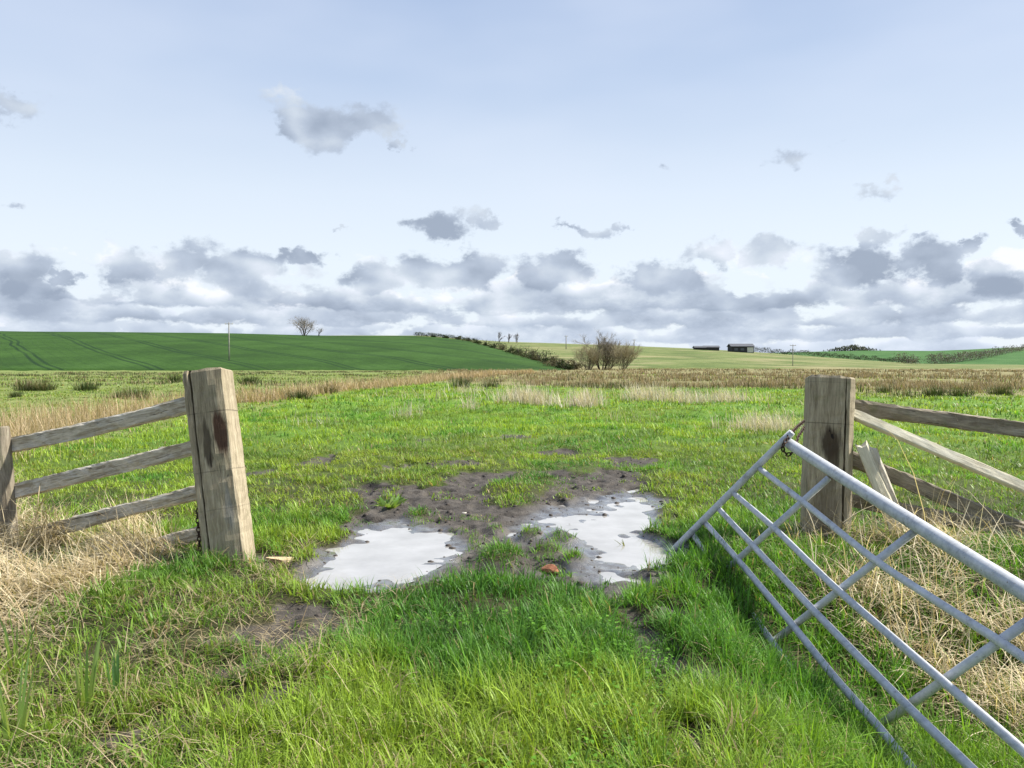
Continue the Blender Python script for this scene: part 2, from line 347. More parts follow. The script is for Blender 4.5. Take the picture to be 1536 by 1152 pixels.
def mat_hill(name, cols, stripes=None, patch=None, rows=0):
    m, n, p, o = material(name); g = n.node('ShaderNodeNewGeometry').outputs['Position']
    k = n.noise(g, .05, 6, .62); f = n.noise(g, .9, 5, .7)
    mixk = n.m('ADD', n.m('MULTIPLY', k, .6), n.m('MULTIPLY', f, .4))
    col = n.ramp(mixk, [(.40, cols[0]), (.5, cols[1]), (.60, cols[2])])
    if patch: col = n.mix(n.sst(n.noise(n.vm('MULTIPLY', g, (.6, 1.5, 1)), .045, 6, .68), .48, .62, 0, patch[1]), col, patch[0])
    if stripes:
        sx, sy, per, wd, cc = stripes
        wob = n.m('MULTIPLY', n.noise(g, .012, 2, .5), 14)
        q = n.m('ADD', n.vm('DOT_PRODUCT', g, (sx, sy, 0)), wob)
        fr = n.m('ABSOLUTE', n.m('SUBTRACT', n.m('FRACT', n.m('DIVIDE', q, per)), .5))
        ln = n.sst(n.m('ABSOLUTE', n.m('SUBTRACT', fr, .055)), wd / per, wd / per * .3)
        col = n.mix(n.m('MULTIPLY', ln, n.sst(n.noise(g, .03, 3, .6), .3, .6, .5, 1.)), col, cc)
        fr2 = n.m('ABSOLUTE', n.m('SUBTRACT', n.m('FRACT', n.m('DIVIDE', q, per * .17)), .5))
        col = n.mix(n.sst(fr2, .12, .02, 0, .22), col, cc)
    n.put(p.inputs['Base Color'], col); p.inputs['Roughness'].default_value = .9; p.inputs['Specular IOR Level'].default_value = .1
    bump(n, p, f, .6, .3); return m

M_GROUND = mat_ground()
M_GRASS = mat_blade('grass_blades', .4)
M_DRY = mat_blade('dry_stems', .3, .15, .6)
M_RUSH = mat_blade('rush_stems', .2, .2, .5)
M_LEAF = mat_blade('hedge_leaves', .2, .15, .6)
GREYWOOD = ((.085, .070, .045), (.235, .195, .130), (.385, .33, .23), (.56, .495, .36))
M_POST_A = mat_wood('gatepost_timber_stained', GREYWOOD, [((1.39, -.072, .14), (.20, .055, .14), (.040, .017, .010), .95), ((1.33, .03, .14), (.22, .032, .14), (.055, .042, .028), .8), ((1.20, .018, .14), (.055, .022, .12), (.035, .024, .016), .85), ((.82, -.07, .14), (.2, .03, .1), (.24, .25, .25), .5)], .18, (1.6, 14, 14), ((1.545, .8), (1.11, .55), (.83, .35)))
M_POST_B = mat_wood('gatepost_timber_dark', GREYWOOD, [((1.28, .0, .14), (.17, .085, .14), (.045, .030, .018), .9), ((1.12, -.02, .14), (.22, .05, .14), (.06, .042, .026), .85), ((1.35, .0, .14), (.025, .02, .1), (.015, .011, .008), .95), ((1.10, .045, .14), (.02, .015, .1), (.015, .011, .008), .95), ((.75, .03, .14), (.3, .12, .14), (.10, .075, .05), .6)], .3, (1.6, 14, 14), ((1.435, .7), (1.77, .3)))
M_RAIL = mat_wood('weathered_rail', ((.12, .10, .072), (.32, .28, .21), (.56, .52, .43), (.76, .73, .65)), (), .15, (2.2, 12, 12))
M_RAIL_DARK = mat_wood('damp_rail', ((.07, .058, .04), (.165, .138, .10), (.28, .245, .185), (.46, .42, .33)), (), .35, (2.2, 12, 12))
M_RAIL_PALE = mat_wood('pale_rail', ((.25, .21, .14), (.50, .455, .33), (.64, .60, .46), (.76, .72, .58)), (), .2, (2.2, 12, 12))
M_CUT = mat_wood('split_heartwood', ((.28, .23, .13), (.42, .37, .24), (.55, .5, .36), (.64, .6, .45)), (), .1)
def mat_galv():
    m, n, p, o = material('galvanised_tube'); tc = n.node('ShaderNodeTexCoord').outputs['Object']
    k = n.m('ADD', n.m('MULTIPLY', n.noise(tc, 26, 7, .7), .6), n.m('MULTIPLY', n.noise(tc, 4, 5, .65), .4))
    col = n.ramp(k, [(.32, (.22, .235, .25)), (.46, (.42, .44, .46)), (.56, (.50, .515, .53)), (.7, (.62, .635, .65))])
    dirt = n.sst(n.noise(tc, 5.5, 8, .75), .57, .70); col = n.mix(n.m('MULTIPLY', dirt, .7), col, (.13, .11, .075))
    spot = n.sst(n.noise(tc, 60, 4, .6), .66, .72); col = n.mix(n.m('MULTIPLY', spot, .8), col, (.16, .10, .06))
    n.put(p.inputs['Base Color'], col); p.inputs['Metallic'].default_value = .12; n.put(p.inputs['Roughness'], n.sst(k, .3, .7, .62, .40)); p.inputs['Specular IOR Level'].default_value = .5
    bump(n, p, n.noise(tc, 90, 5, .7), .25, .0015); return m
M_GALV = mat_galv()
M_RUST = mat_plain('rusty_iron', [(.3, (.025, .018, .014)), (.55, (.06, .035, .024)), (.75, (.13, .065, .035))], 40, .75, .3, .4, .003)
M_STONE = mat_plain('pale_stone', [(.3, (.42, .30, .17)), (.55, (.62, .47, .28)), (.75, (.72, .60, .42))], 12, .8, 0, .6, .01)
M_BRICK = mat_plain('red_brick', [(.3, (.20, .075, .04)), (.55, (.34, .14, .07)), (.75, (.46, .26, .15))], 20, .85, 0, .6, .008)
M_FLINT = mat_plain('white_flint', [(.3, (.5, .46, .38)), (.7, (.75, .7, .62))], 20, .7, 0, .4, .006)
M_BARK = mat_plain('tree_bark', [(.3, (.05, .042, .033)), (.6, (.10, .085, .065)), (.8, (.16, .14, .11))], 3, .9, 0, .4, .03)
M_TWIG = mat_plain('bare_twigs', [(.3, (.15, .125, .09)), (.7, (.27, .235, .17))], 1, .9, 0, .1, .01)
M_WILLOW = mat_plain('willow_twigs', [(.3, (.22, .19, .11)), (.7, (.38, .33, .20))], 1, .9, 0, .1, .01)
M_POLE = mat_plain('pole_timber', [(.3, (.2, .19, .16)), (.7, (.36, .34, .3))], 2, .85)
M_BARN = mat_plain('dark_cladding', [(.3, (.022, .022, .026)), (.7, (.05, .048, .05))], 2, .8)
M_BROOF = mat_plain('sheet_roof', [(.3, (.06, .065, .075)), (.7, (.12, .125, .14))], 2, .6)
M_BPALE = mat_plain('pale_gable', [(.3, (.5, .48, .43)), (.7, (.66, .64, .58))], 2, .8)
M_WATER = mat_water()
M_CROP = mat_hill('winter_crop', ((.022, .054, .010), (.030, .072, .012), (.042, .094, .018)), (.80, .60, 17., .6, (.012, .034, .010)))
M_ROUGH = mat_hill('rough_hillside', ((.072, .105, .032), (.115, .152, .048), (.17, .195, .075)), None, ((.29, .25, .14), .75))
M_FARCROP = mat_hill('far_crop', ((.035, .095, .026), (.048, .12, .032), (.07, .145, .045)))

# ------------------------------------------------------------------ ground sheet
def make_ground():
    r = np.concatenate([np.linspace(.3, 2.2, 10), np.arange(2.3, 9.5, .032), np.arange(9.5, 14, .07), np.geomspace(14, 2600, 150)])
    a = np.concatenate([np.linspace(-48, 48, 620), np.linspace(48, 312, 54)[1:-1]]); a = np.radians(a)
    rr, aa = np.meshgrid(r, a, indexing='ij'); x = (rr * np.sin(aa)).ravel(); y = (rr * np.cos(aa)).ravel()
    mk = masks(x, y); z = height(x, y, mk)
    nr, na = rr.shape; V = np.stack([x, y, z], 1); V = np.vstack([V, [[0, 0, 0]]]); c = len(V) - 1
    i, j = np.meshgrid(np.arange(nr - 1), np.arange(na), indexing='ij'); j2 = (j + 1) % na
    q = np.stack([i * na + j, i * na + j2, (i + 1) * na + j2, (i + 1) * na + j], -1).reshape(-1, 4)[:, ::-1]
    jj = np.arange(na); t = np.stack([np.full(na, c), (jj + 1) % na, jj], 1)
    loops = np.concatenate([q.ravel(), t.ravel()]); cnt = np.concatenate([np.full(len(q), 4), np.full(len(t), 3)])
    # land beyond the ditch on the left and the rush belt on the right is rougher
    rp = np.maximum(beyond_ditch(x, y) * .5, belt(x, y))
    z0 = lambda q: np.append(q, 0)
    o = mesh_np('ground', V, loops, cnt, M_GROUND, smooth=True, attrs={'mud': z0(mk[0]), 'wet': z0(mk[2] * mk[0]), 'rough_pasture': z0(rp)})
    tag(o, kind='structure')
def beyond_ditch(x, y):
    """1 on the far/left side of the ditch line"""
    L = np.array(LINE_DITCH); yl = np.interp(x, L[:, 0], L[:, 1], left=9, right=400)
    return ss(-.5, .8, y - yl) * (np.asarray(x) < 8)
def belt_edge(x, y):
    az = np.asarray(x) / np.maximum(np.asarray(y), 1) * F + 768
    py = np.interp(az, [560, 640, 760, 860, 1000, 1200, 1380, 1536, 1900], [560, 573, 580, 581, 584, 586, 594, 594, 596])
    return EYE * F / (py - 545)
def belt(x, y):
    az = np.asarray(x) / np.maximum(np.asarray(y), 1) * F + 768
    e = belt_edge(x, y)
    return ss(-2, 3, np.asarray(y) - e + (fbm(x, y, .2, 77) - .5) * 10) * ss(600, 700, az)
make_ground()
for P in (PUD_A, WET_R):
    P = np.array(P); c = P.mean(0); Q = c + (P - c) * (1.35 if len(P) == len(PUD_A) else 1.3)
    b = MB(); b.add([(q[0], q[1], WATER) for q in Q], [tuple(range(len(Q)))]); o = b.build('puddle', M_WATER); tag(o, kind='structure')
    me = o.data
    if me.polygons[0].normal.z < 0: me.flip_normals()

# ------------------------------------------------------------------ blades of grass, straw and rush
def blades(X, Y, Z, h, w, head, th0, th1, cb, ct, L=3, face=None, floor=None):
    """each blade a tapering ribbon: heading angle, start tilt th0, extra curl th1"""
    n = len(X); P = np.stack([X, Y, Z], 1); V = np.zeros((n, 2 * L + 1, 3), np.float32); Cc = np.zeros((n, 2 * L + 1, 3), np.float32)
    hd = np.stack([np.cos(head), np.sin(head), np.zeros(n)], 1); fa = head + np.pi / 2 if face is None else face
    sv = np.stack([np.cos(fa), np.sin(fa), np.zeros(n)], 1)
    for k in range(L + 1):
        u = k / L
        if k:
            t = th0 + th1 * (u - .5 / L)
            P = P + (hd * np.sin(t)[:, None] + np.array([0, 0, 1]) * np.cos(t)[:, None]) * (h / L)[:, None]
            if floor is not None: P[:, 2] = np.maximum(P[:, 2], floor + .012 + .02 * u)
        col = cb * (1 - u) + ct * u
        if k < L:
            ww = (w * .5 * (1 - u * .75) * (.75 + .5 * min(u * 3, .5)))[:, None]
            V[:, 2 * k] = P - sv * ww; V[:, 2 * k + 1] = P + sv * ww; Cc[:, 2 * k] = col; Cc[:, 2 * k + 1] = col
        else: V[:, 2 * L] = P; Cc[:, 2 * L] = col
    b = (np.arange(n) * (2 * L + 1))[:, None]; qs = [b + np.array([[2 * k, 2 * k + 1, 2 * k + 3, 2 * k + 2]]) for k in range(L - 1)]
    tri = b + np.array([[2 * L - 2, 2 * L - 1, 2 * L]])
    return V.reshape(-1, 3), Cc.reshape(-1, 3), (np.stack(qs, 1).reshape(-1, 4) if qs else np.zeros((0, 4), int)), tri
def join_blades(name, sets, mat, parent=None):
    V = []; C_ = []; Q = []; T = []; o = 0
    for (v, c, q, t) in sets:
        V.append(v); C_.append(c); Q.append(q + o); T.append(t + o); o += len(v)
    Q = np.concatenate(Q); T = np.concatenate(T)
    return mesh_np(name, np.concatenate(V), np.concatenate([Q.ravel(), T.ravel()]), np.concatenate([np.full(len(Q), 4), np.full(len(T), 3)]), mat, parent, np.concatenate(C_))
def wedge(n, r0, r1, a0=-43, a1=43, pw=2.0):
    r = (RNG.random(n) * (r1 ** pw - r0 ** pw) + r0 ** pw) ** (1 / pw); a = np.radians(RNG.uniform(a0, a1, n))
    return r * np.sin(a), r * np.cos(a)
def lerp3(a, b, t): return np.asarray(a) * (1 - t[:, None]) + np.asarray(b) * t[:, None]

DRYL = poly([(-260, 960), (-200, 760), (20, 735), (60, 770), (85, 830), (100, 900), (40, 950), (-60, 985)])
DRYL2 = poly([(95, 850), (150, 800), (215, 775), (262, 800), (262, 850), (200, 862), (130, 885)])
DRYR = poly([(1185, 800), (1230, 800), (1300, 815), (1420, 820), (1600, 830), (1800, 900), (1800, 1080), (1600, 1060), (1480, 1010), (1380, 960), (1290, 900), (1210, 850)])
DRYS = [at(px, 800, 6.2)[:2] + np.array([0, dy]) for px, dy in ((8, -.15), (52, -.25), (105, -.15), (100, .15), (40, .25))]
def dry_near(x, y):
    j = (fbm(x, y, 1.5, 61) - .5) * 1.0
    return np.maximum.reduce([ss(.3, -.25, sdf(DRYL, x, y) + j), ss(.2, -.2, sdf(DRYL2, x, y) + j * .6), ss(.35, -.25, sdf(DRYR, x, y) + j)])
GREENS = dict(lime=(.285, .42, .05), mid=(.155, .335, .045), deep=(.085, .225, .032), olive=(.17, .19, .05), straw=(.46, .38, .19))
def grass_colour(x, y, r, dull=None):
    n = len(x); t = fbm(x, y, .9, 31); t2 = fbm(x, y, .22, 35, 2)
    c = lerp3(GREENS['mid'], GREENS['lime'], ss(.35, .60, t * .7 + t2 * .3 + (r[:, 0] - .5) * .22))
    c = lerp3(GREENS['deep'], GREENS['mid'], ss(.26, .42, t + (r[:, 1] - .5) * .25))[:, :] * .0 + np.where((t + (r[:, 1] - .5) * .25 < .42)[:, None], lerp3(GREENS['deep'], GREENS['mid'], ss(.24, .42, t + (r[:, 1] - .5) * .25)), c)
    lush = ss(.5, 1.3, x) * ss(6.5, 5.2, y) * .6
    c = c * (1 - lush[:, None]) + np.array((.135, .33, .034)) * lush[:, None]
    left = ss(-.9, -1.5, x) * ss(6., 4.6, y) * .45
    c = c * (1 - left[:, None]) + np.array((.15, .26, .045)) * left[:, None]
    if dull is not None: c = c * (1 - dull[:, None] * .6) + np.array((.20, .28, .075)) * dull[:, None] * .6
    mm = ss(6, 12, np.hypot(x, y)) * ss(.42, .60, fbm(x, y, .55, 151)) * .55; c = c * (1 - mm[:, None]) + np.array((.23, .29, .06)) * mm[:, None]
    dk = ss(6, 10, np.hypot(x, y)) * ss(.60, .70, fbm(x, y, 1.1, 157)) * .6; c = c * (1 - dk[:, None]) + np.array((.07, .15, .035)) * dk[:, None]
    c = c * (1 + .14 * ss(6, 11, np.hypot(x, y)))[:, None]
    return c * (0.5 + .95 * r[:, 2:3])
def make_grass():
    sets = []
    #        r0  r1   tufts  per  rad   h     w     L
    bands = [(1.7, 4.2, 4700, 27, .045, .155, .0052, 4), (4.2, 7.5, 7000, 20, .052, .13, .0070, 3), (7.5, 13, 11000, 13, .07, .115, .0098, 3),
             (13, 24, 10500, 11, .13, .13, .016, 2), (24, 48, 11000, 9, .25, .16, .034, 2), (48, 100, 8500, 7, .45, .2, .07, 2)]
    for (r0, r1, nt, per, rad, h, wd, L) in bands:
        x, y = wedge(nt, r0, r1, -44, 44)
        n = nt * per; tx = np.repeat(x, per); ty = np.repeat(y, per); ti = np.repeat(np.arange(nt), per)
        ang = RNG.uniform(0, 2 * np.pi, n); rr = rad * np.sqrt(RNG.random(n)) * 1.5; X = tx + rr * np.cos(ang); Y = ty + rr * np.sin(ang)
        mk = masks(X, Y); bt = belt(X, Y) if r1 > 30 else np.zeros(n); dn = dry_near(X, Y) if r0 < 12 else np.zeros(n)
        bd = beyond_ditch(X, Y)
        sprig = ss(.58, .74, vn(X, Y, 3.6, 53)) * .75 * ss(.9, .3, mk[2])
        keep = RNG.random(n) > np.clip(mk[0] * 1.35 - sprig, 0, 1)
        keep &= RNG.random(n) > bt * .8; keep &= RNG.random(n) > dn * np.where(X > 0, .55, .8)
        sparse = fbm(X, Y, 2.2, 71); keep &= RNG.random(n) > ss(.40, .30, sparse) * .75
        leftbare = ss(-.8, -1.4, X) * ss(5.2, 4.2, Y); keep &= RNG.random(n) > leftbare * .42
        k = np.flatnonzero(keep); X, Y, ti, ang = X[k], Y[k], ti[k], ang[k]; n = len(k); mk = tuple(q[k] for q in mk); bd = bd[k]
        Z = height(X, Y, mk) - .012
        tr = RNG.random((nt, 4)); r = RNG.random((n, 5)); r[:, 1] = .5 * r[:, 1] + .5 * tr[ti, 1]; r[:, 0] = .5 * r[:, 0] + .5 * tr[ti, 0]
        hs = (.55 + .75 * fbm(X, Y, 1.6, 91) ** 1.0) * (.6 + .7 * tr[ti, 2])
        edge = ss(.02, .5, mk[0]); hs = hs * (1 - .45 * edge) * (1 - .25 * ss(5, 8, Y) * ss(16, 10, Y)) * (1 - .35 * bd)
        hs *= 1 + .35 * ss(.6, 1.2, X) * ss(6.5, 5, Y) - .28 * leftbare[k]
        H = h * hs * (.55 + .8 * r[:, 3]); W = wd * (.7 + .6 * r[:, 4]) * np.where(RNG.random(n) < .14, 1.9, 1)
        lean = np.where(RNG.random(n) < .7, ang, tr[ti, 3] * 6.28 + RNG.normal(0, .5, n))
        th0 = np.abs(RNG.normal(.25, .26, n)); th1 = np.abs(RNG.normal(.95, .6, n))
        ct = grass_colour(X, Y, r, bd)
        dead = RNG.random(n) < .04 + .10 * ss(.52, .7, fbm(X, Y, .8, 141)) + .13 * leftbare[k] + .05 * ss(6, 9, Y) * ss(16, 11, Y) + .07 * bd
        ct[dead] = np.array(GREENS['straw']) * RNG.uniform(.5, 1.05, dead.sum())[:, None]; th1[dead] += .6
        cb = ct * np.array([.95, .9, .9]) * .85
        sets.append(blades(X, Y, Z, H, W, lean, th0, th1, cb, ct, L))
    # clover among the near grass: flat round leaflets on short stalks
    x, y = wedge(1100, 2.3, 4.2, -16, 12); q = fbm(x, y, 1.3, 131); m = masks(x, y)[0]; k = (q > .54) & (m < .2); x, y = x[k], y[k]
    for s in range(3):
        n = len(x); a = RNG.uniform(0, 6.28, n); z = height(x, y) + RNG.uniform(.03, .10, n); c = np.array((.13, .29, .03)) * RNG.uniform(.7, 1.3, n)[:, None]
        sets.append(blades(x, y, z, np.full(n, .017), np.full(n, .024), a, np.full(n, 1.2), np.full(n, .3), c, c * 1.1, 3))
    o = join_blades('meadow_grass', sets, M_GRASS); tag(o, 'short bright green pasture grass covering the field and gateway', 'grass', kind='stuff')
make_grass()

def straw(X, Y, n_rand, h, w, flat, cols, zoff=None, L=4, headbias=None):
    n = len(X); Z = height(X, Y); r = RNG.random((n, 4))
    head = RNG.uniform(0, 6.28, n) if headbias is None else RNG.normal(headbias, .8, n)
    th0 = np.clip(RNG.normal(flat, .35, n), 0, 1.75); th1 = np.abs(RNG.normal(.5, .5, n))
    c = lerp3(cols[0], cols[1], r[:, 0]) * RNG.uniform(.7, 1.15, n)[:, None]
    zz = Z if zoff is None else Z + zoff
    return blades(X, Y, zz, h * (.5 + .9 * r[:, 1]), w * (.6 + .8 * r[:, 2]), head, th0, th1, c * .85, c, L, floor=Z)
STRAWC = ((.46, .36, .21), (.90, .80, .57))
def inpoly(P, n, grow=.0):
    P = np.array(P); lo = P.min(0) - .3; hi = P.max(0) + .3; X = RNG.uniform(lo[0], hi[0], n); Y = RNG.uniform(lo[1], hi[1], n); return X, Y
def make_dry():
    sets = []
    for P, n, mx in ((DRYL, 30000, .34), (DRYL2, 9000, .22), (DRYR, 26000, .20), (DRYS, 9000, .62)):
        X, Y = inpoly(P, n); j = (fbm(X, Y, 1.5, 61) - .5); s = sdf(P, X, Y) + j * (.7 if P is not DRYS else .25); k = RNG.random(n) < ss(.15, -.25, s); X, Y, s = X[k], Y[k], s[k]
        mound = mx * ss(0, -.5 if P is not DRYS else -.28, s) * RNG.random(len(X)) * (.5 + fbm(X, Y, 2.2, 63))
        k2 = RNG.random(len(X)) < (.70 if P is DRYR else .8)
        if P is DRYR:
            kk = RNG.random(len(X)) < ss(.42, .60, fbm(X, Y, 1.7, 65)) * .88 + .07; X, Y, s, mound, k2 = X[kk], Y[kk], s[kk], mound[kk], k2[kk]
        sets.append(straw(X[k2], Y[k2], 0, .32, .0075, 1.2, STRAWC, mound[k2], 4, None if P is DRYL else (-2.2 if P is DRYL2 else None)))
        sets.append(straw(X[~k2], Y[~k2], 0, .32, .0065, .45, STRAWC, mound[~k2] * .3, 4))
    # scattered litter in the thin turf of both verges
    for (a0, a1, n) in ((-42, -8, 6500), (14, 42, 2600)):
        X, Y = wedge(n, 2.3, 6.5, a0, a1); k = (fbm(X, Y, 1.9, 67) > .42) & (masks(X, Y)[1] < .1); X, Y = X[k], Y[k]
        sets.append(straw(X, Y, 0, .17, .0045, 1.3, ((.30, .23, .13), (.58, .49, .31)), RNG.uniform(0, .08, len(X)), 3))
    X, Y = wedge(900, 5, 14, -12, 12); k = masks(X, Y)[0] < .7; X, Y = X[k], Y[k]
    sets.append(straw(X, Y, 0, .12, .005, 1.3, ((.30, .23, .13), (.55, .47, .3)), RNG.uniform(0, .06, len(X)), 3))
    o = join_blades('dead_grass', sets, M_DRY); tag(o, 'flattened straw coloured dead grass heaped along both broken fences', 'dead grass', kind='stuff')
make_dry()
def make_stalks():
    """patches of pale dead standing stalks out in the pasture: centre px, base py, half width px, half depth m, count, height"""
    sets = []
    for (px, py, hw, dep, n, h) in [(790, 606, 46, 1.2, 1000, .66), (876, 606, 22, 1.2, 560, .66), (975, 603, 40, 1.4, 700, .62), (1085, 602, 52, 1.6, 700, .55), (1030, 606, 20, 1.2, 260, .55), (1150, 642, 56, .9, 700, .46), (612, 625, 18, .8, 60, .5), (702, 616, 16, 1.2, 80, .55), (705, 590, 30, 2, 110, .55), (1072, 640, 6, .4, 14, .4), (640, 600, 60, 3, 90, .5), (1300, 625, 120, 2, 160, .4), (930, 630, 60, 1.5, 60, .35), (470, 640, 50, 1, 40, .35)]:
        g = gp(px, py); d = g[1]; X = g[0] + RNG.normal(0, hw * .55 * d / F, n); Y = g[1] + RNG.normal(0, dep * .6, n)
        k = fbm(X, Y, 1.2, 5) > .36; X, Y = X[k], Y[k]
        sets.append(straw(X, Y, 0, h * .95, .0085 * d / 12, .12, ((.54, .47, .37), (.82, .76, .64)), None, 3))
    # tall lone stems by the right hand fence
    for (px, py, d, h) in [(1400, 790, 5.6, 1.05), (1385, 780, 5.9, .75), (1440, 800, 5.5, .55), (1526, 900, 5.2, 1.4), (1415, 800, 5.8, .5), (1470, 830, 5.2, .7), (1500, 840, 5.0, .8)]:
        p = at(px, py, d); X = p[0] + RNG.normal(0, .05, 3); Y = p[1] + RNG.normal(0, .05, 3)
        sets.append(straw(X, Y, 0, h, .006, .08, STRAWC, None, 4))
    o = join_blades('dry_stalks', sets, M_DRY); tag(o, 'pale dead stalks standing in patches across the green pasture', 'dry stalks', kind='stuff')
    # the strip of dry reed along the ditch
    L = np.array(LINE_DITCH); sets = []
    seg = np.hypot(*(L[1:] - L[:-1]).T); 
    for i, (a, b) in enumerate(zip(L[:-1], L[1:])):
        d = (a[1] + b[1]) / 2; n = int(min(5200, seg[i] * 420 * (12 / max(d, 9)) ** .9)) + 200; t = RNG.random(n); c = a + (b - a) * t[:, None]
        off = RNG.normal(0, .55 + .006 * d, n); X = c[:, 0] + off * .5; Y = c[:, 1] + off
        k = RNG.random(n) < .35 + .9 * fbm(X, Y, .45, 19); X, Y = X[k], Y[k]
        sets.append(straw(X, Y, 0, .62, .0075 * max(d, 9) / 11, .25, ((.40, .29, .16), (.66, .54, .36)), None, 3))
    o = join_blades('ditch_reeds', sets, M_DRY); tag(o, 'strip of straw coloured reeds running along the ditch', 'reeds', kind='stuff')
make_stalks()

def rush_blades(X, Y, Z, h, w, L=2, tan=.5):
    n = len(X); r = RNG.random((n, 4)); isd = (r[:, 0] < tan)
    ct = np.where(isd[:, None], lerp3((.30, .215, .13), (.55, .44, .29), r[:, 1]), lerp3((.05, .075, .022), (.12, .14, .045), r[:, 1]))
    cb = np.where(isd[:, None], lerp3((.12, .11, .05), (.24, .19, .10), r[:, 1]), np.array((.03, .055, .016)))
    head = RNG.uniform(0, 6.28, n); th0 = np.abs(RNG.normal(.1, .16, n)); th1 = np.abs(RNG.normal(.3, .25, n))
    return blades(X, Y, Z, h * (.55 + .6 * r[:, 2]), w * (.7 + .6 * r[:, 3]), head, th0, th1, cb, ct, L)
def make_belt():
    sets = []
    for (r0, r1, nt, per, wd, h) in [(34, 60, 3000, 13, .032, .46), (60, 100, 2600, 12, .06, .44), (100, 190, 2200, 9, .12, .42)]:
        x, y = wedge(nt, r0, r1, -9, 44); b = belt(x, y); k = RNG.random(nt) < b * ss(.38, .58, fbm(x, y, .25, 23)); x, y = x[k], y[k]; nt = len(x)
        X = np.repeat(x, per) + RNG.normal(0, .25, nt * per) * (r0 / 40) ** .5; Y = np.repeat(y, per) + RNG.normal(0, .25, nt * per)
        e = np.clip((Y - belt_edge(X, Y)) / 25, 0, 1)
        tt = .35 + .5 * float(e.mean())
        g = fbm(X, Y, .12, 29)
        for sel, tan in ((e < .12, .22), (e >= .12, .85)):
            sets.append(rush_blades(X[sel], Y[sel], height(X[sel], Y[sel]), h, wd, 2, tan))
    o = join_blades('rush_bed', sets, M_RUSH); tag(o, 'wide belt of brown rushes across the far side of the pasture', 'rushes', kind='stuff')
make_belt()
def make_tussocks():
    protos = []
    for k in range(4):
        n = 260; a = RNG.uniform(0, 6.28, n); rr = .42 * np.sqrt(RNG.random(n)); X = rr * np.cos(a); Y = rr * np.sin(a)
        r = RNG.random((n, 4)); isd = r[:, 0] < (.15, .3, .55, .2)[k]
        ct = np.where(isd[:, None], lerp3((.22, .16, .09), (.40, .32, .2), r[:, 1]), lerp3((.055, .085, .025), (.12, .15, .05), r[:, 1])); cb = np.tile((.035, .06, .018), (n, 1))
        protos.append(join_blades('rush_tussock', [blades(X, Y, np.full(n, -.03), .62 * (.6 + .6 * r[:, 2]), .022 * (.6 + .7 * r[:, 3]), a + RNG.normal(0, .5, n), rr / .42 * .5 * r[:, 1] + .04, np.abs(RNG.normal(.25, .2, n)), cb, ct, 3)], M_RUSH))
    spots = [(40, 586, 1.0, 2, 'brown topped rush tussock on the left pasture, widest of the group beyond the ditch'), (66, 586, .95, 2, 'brown rush tussock touching the right side of the widest clump beyond the ditch'),
             (24, 600, .5, 0, 'small dark rush tussock alone in front of the widest clump on the left'), (128, 588, .85, 0, 'low wide dark green rush tussock midway between the left frame edge and the gate post'),
             (205, 598, 1.0, 0, 'dark green rush tussock just left of the left gate post above the top rail'), (182, 597, .6, 1, 'small pale rush tussock beside the dark one above the top rail'),
             (372, 576, 1.0, 0, 'dark rush tussock just right of the left gate post top'), (490, 592, .85, 2, 'rusty brown rush tussock standing in the reed strip'), (448, 600, .8, 1, 'green rush tussock at the near edge of the reed strip'),
             (690, 583, 1.0, 0, 'dark green rush tussock at the left tip of the rush belt'), (735, 583, 1.0, 1, 'rush tussock second from the left tip of the rush belt'), (262, 574, .9, 0, 'dark tussock right behind the left side of the left gate post'),
             (1400, 594, .8, 1, 'large dark rush tussock on the rush belt edge, well right of the right gate post'), (1440, 594, .85, 3, 'large olive rush tussock beside the dark one on the belt edge'), (1325, 588, .7, 1, 'dark rush tussock at the belt edge above the right hand top rail'), (1500, 592, .8, 1, 'olive rush tussock nearest the right frame edge')]
    used = set()
    for (px, py, s, k, lab) in spots:
        g = gp(px, py); o = protos[k] if k not in used else protos[k].copy()
        if k in used: link(o)
        used.add(k); o.location = (g[0], g[1], float(height(g[0:1], g[1:2])[0])); o.rotation_euler[2] = RNG.uniform(0, 6.28); sc = s * (g[1] / 42) ** .35 * 1.15; o.scale = (sc * 1.35, sc, sc * .95)
        tag(o, lab, 'rush tussock', 'rush tussocks in the wet pasture')
    # the rough tussocky sward farther back on the left is beyond counting
    x, y = wedge(1500, 34, 135, -42, -1); k = (beyond_ditch(x, y) > .5) & (fbm(x, y, .09, 83) + .0016 * (y - 60) > .55); x, y = x[k], y[k]; per = 22
    X = np.repeat(x, per) + RNG.normal(0, .4, len(x) * per); Y = np.repeat(y, per) + RNG.normal(0, .35, len(x) * per)
    o = join_blades('rough_sward', [rush_blades(X, Y, height(X, Y), .30, .05, 2, .3)], M_RUSH); tag(o, 'low tussocky rough growth on the wet pasture beyond the ditch', 'rough grass', kind='stuff')
make_tussocks()

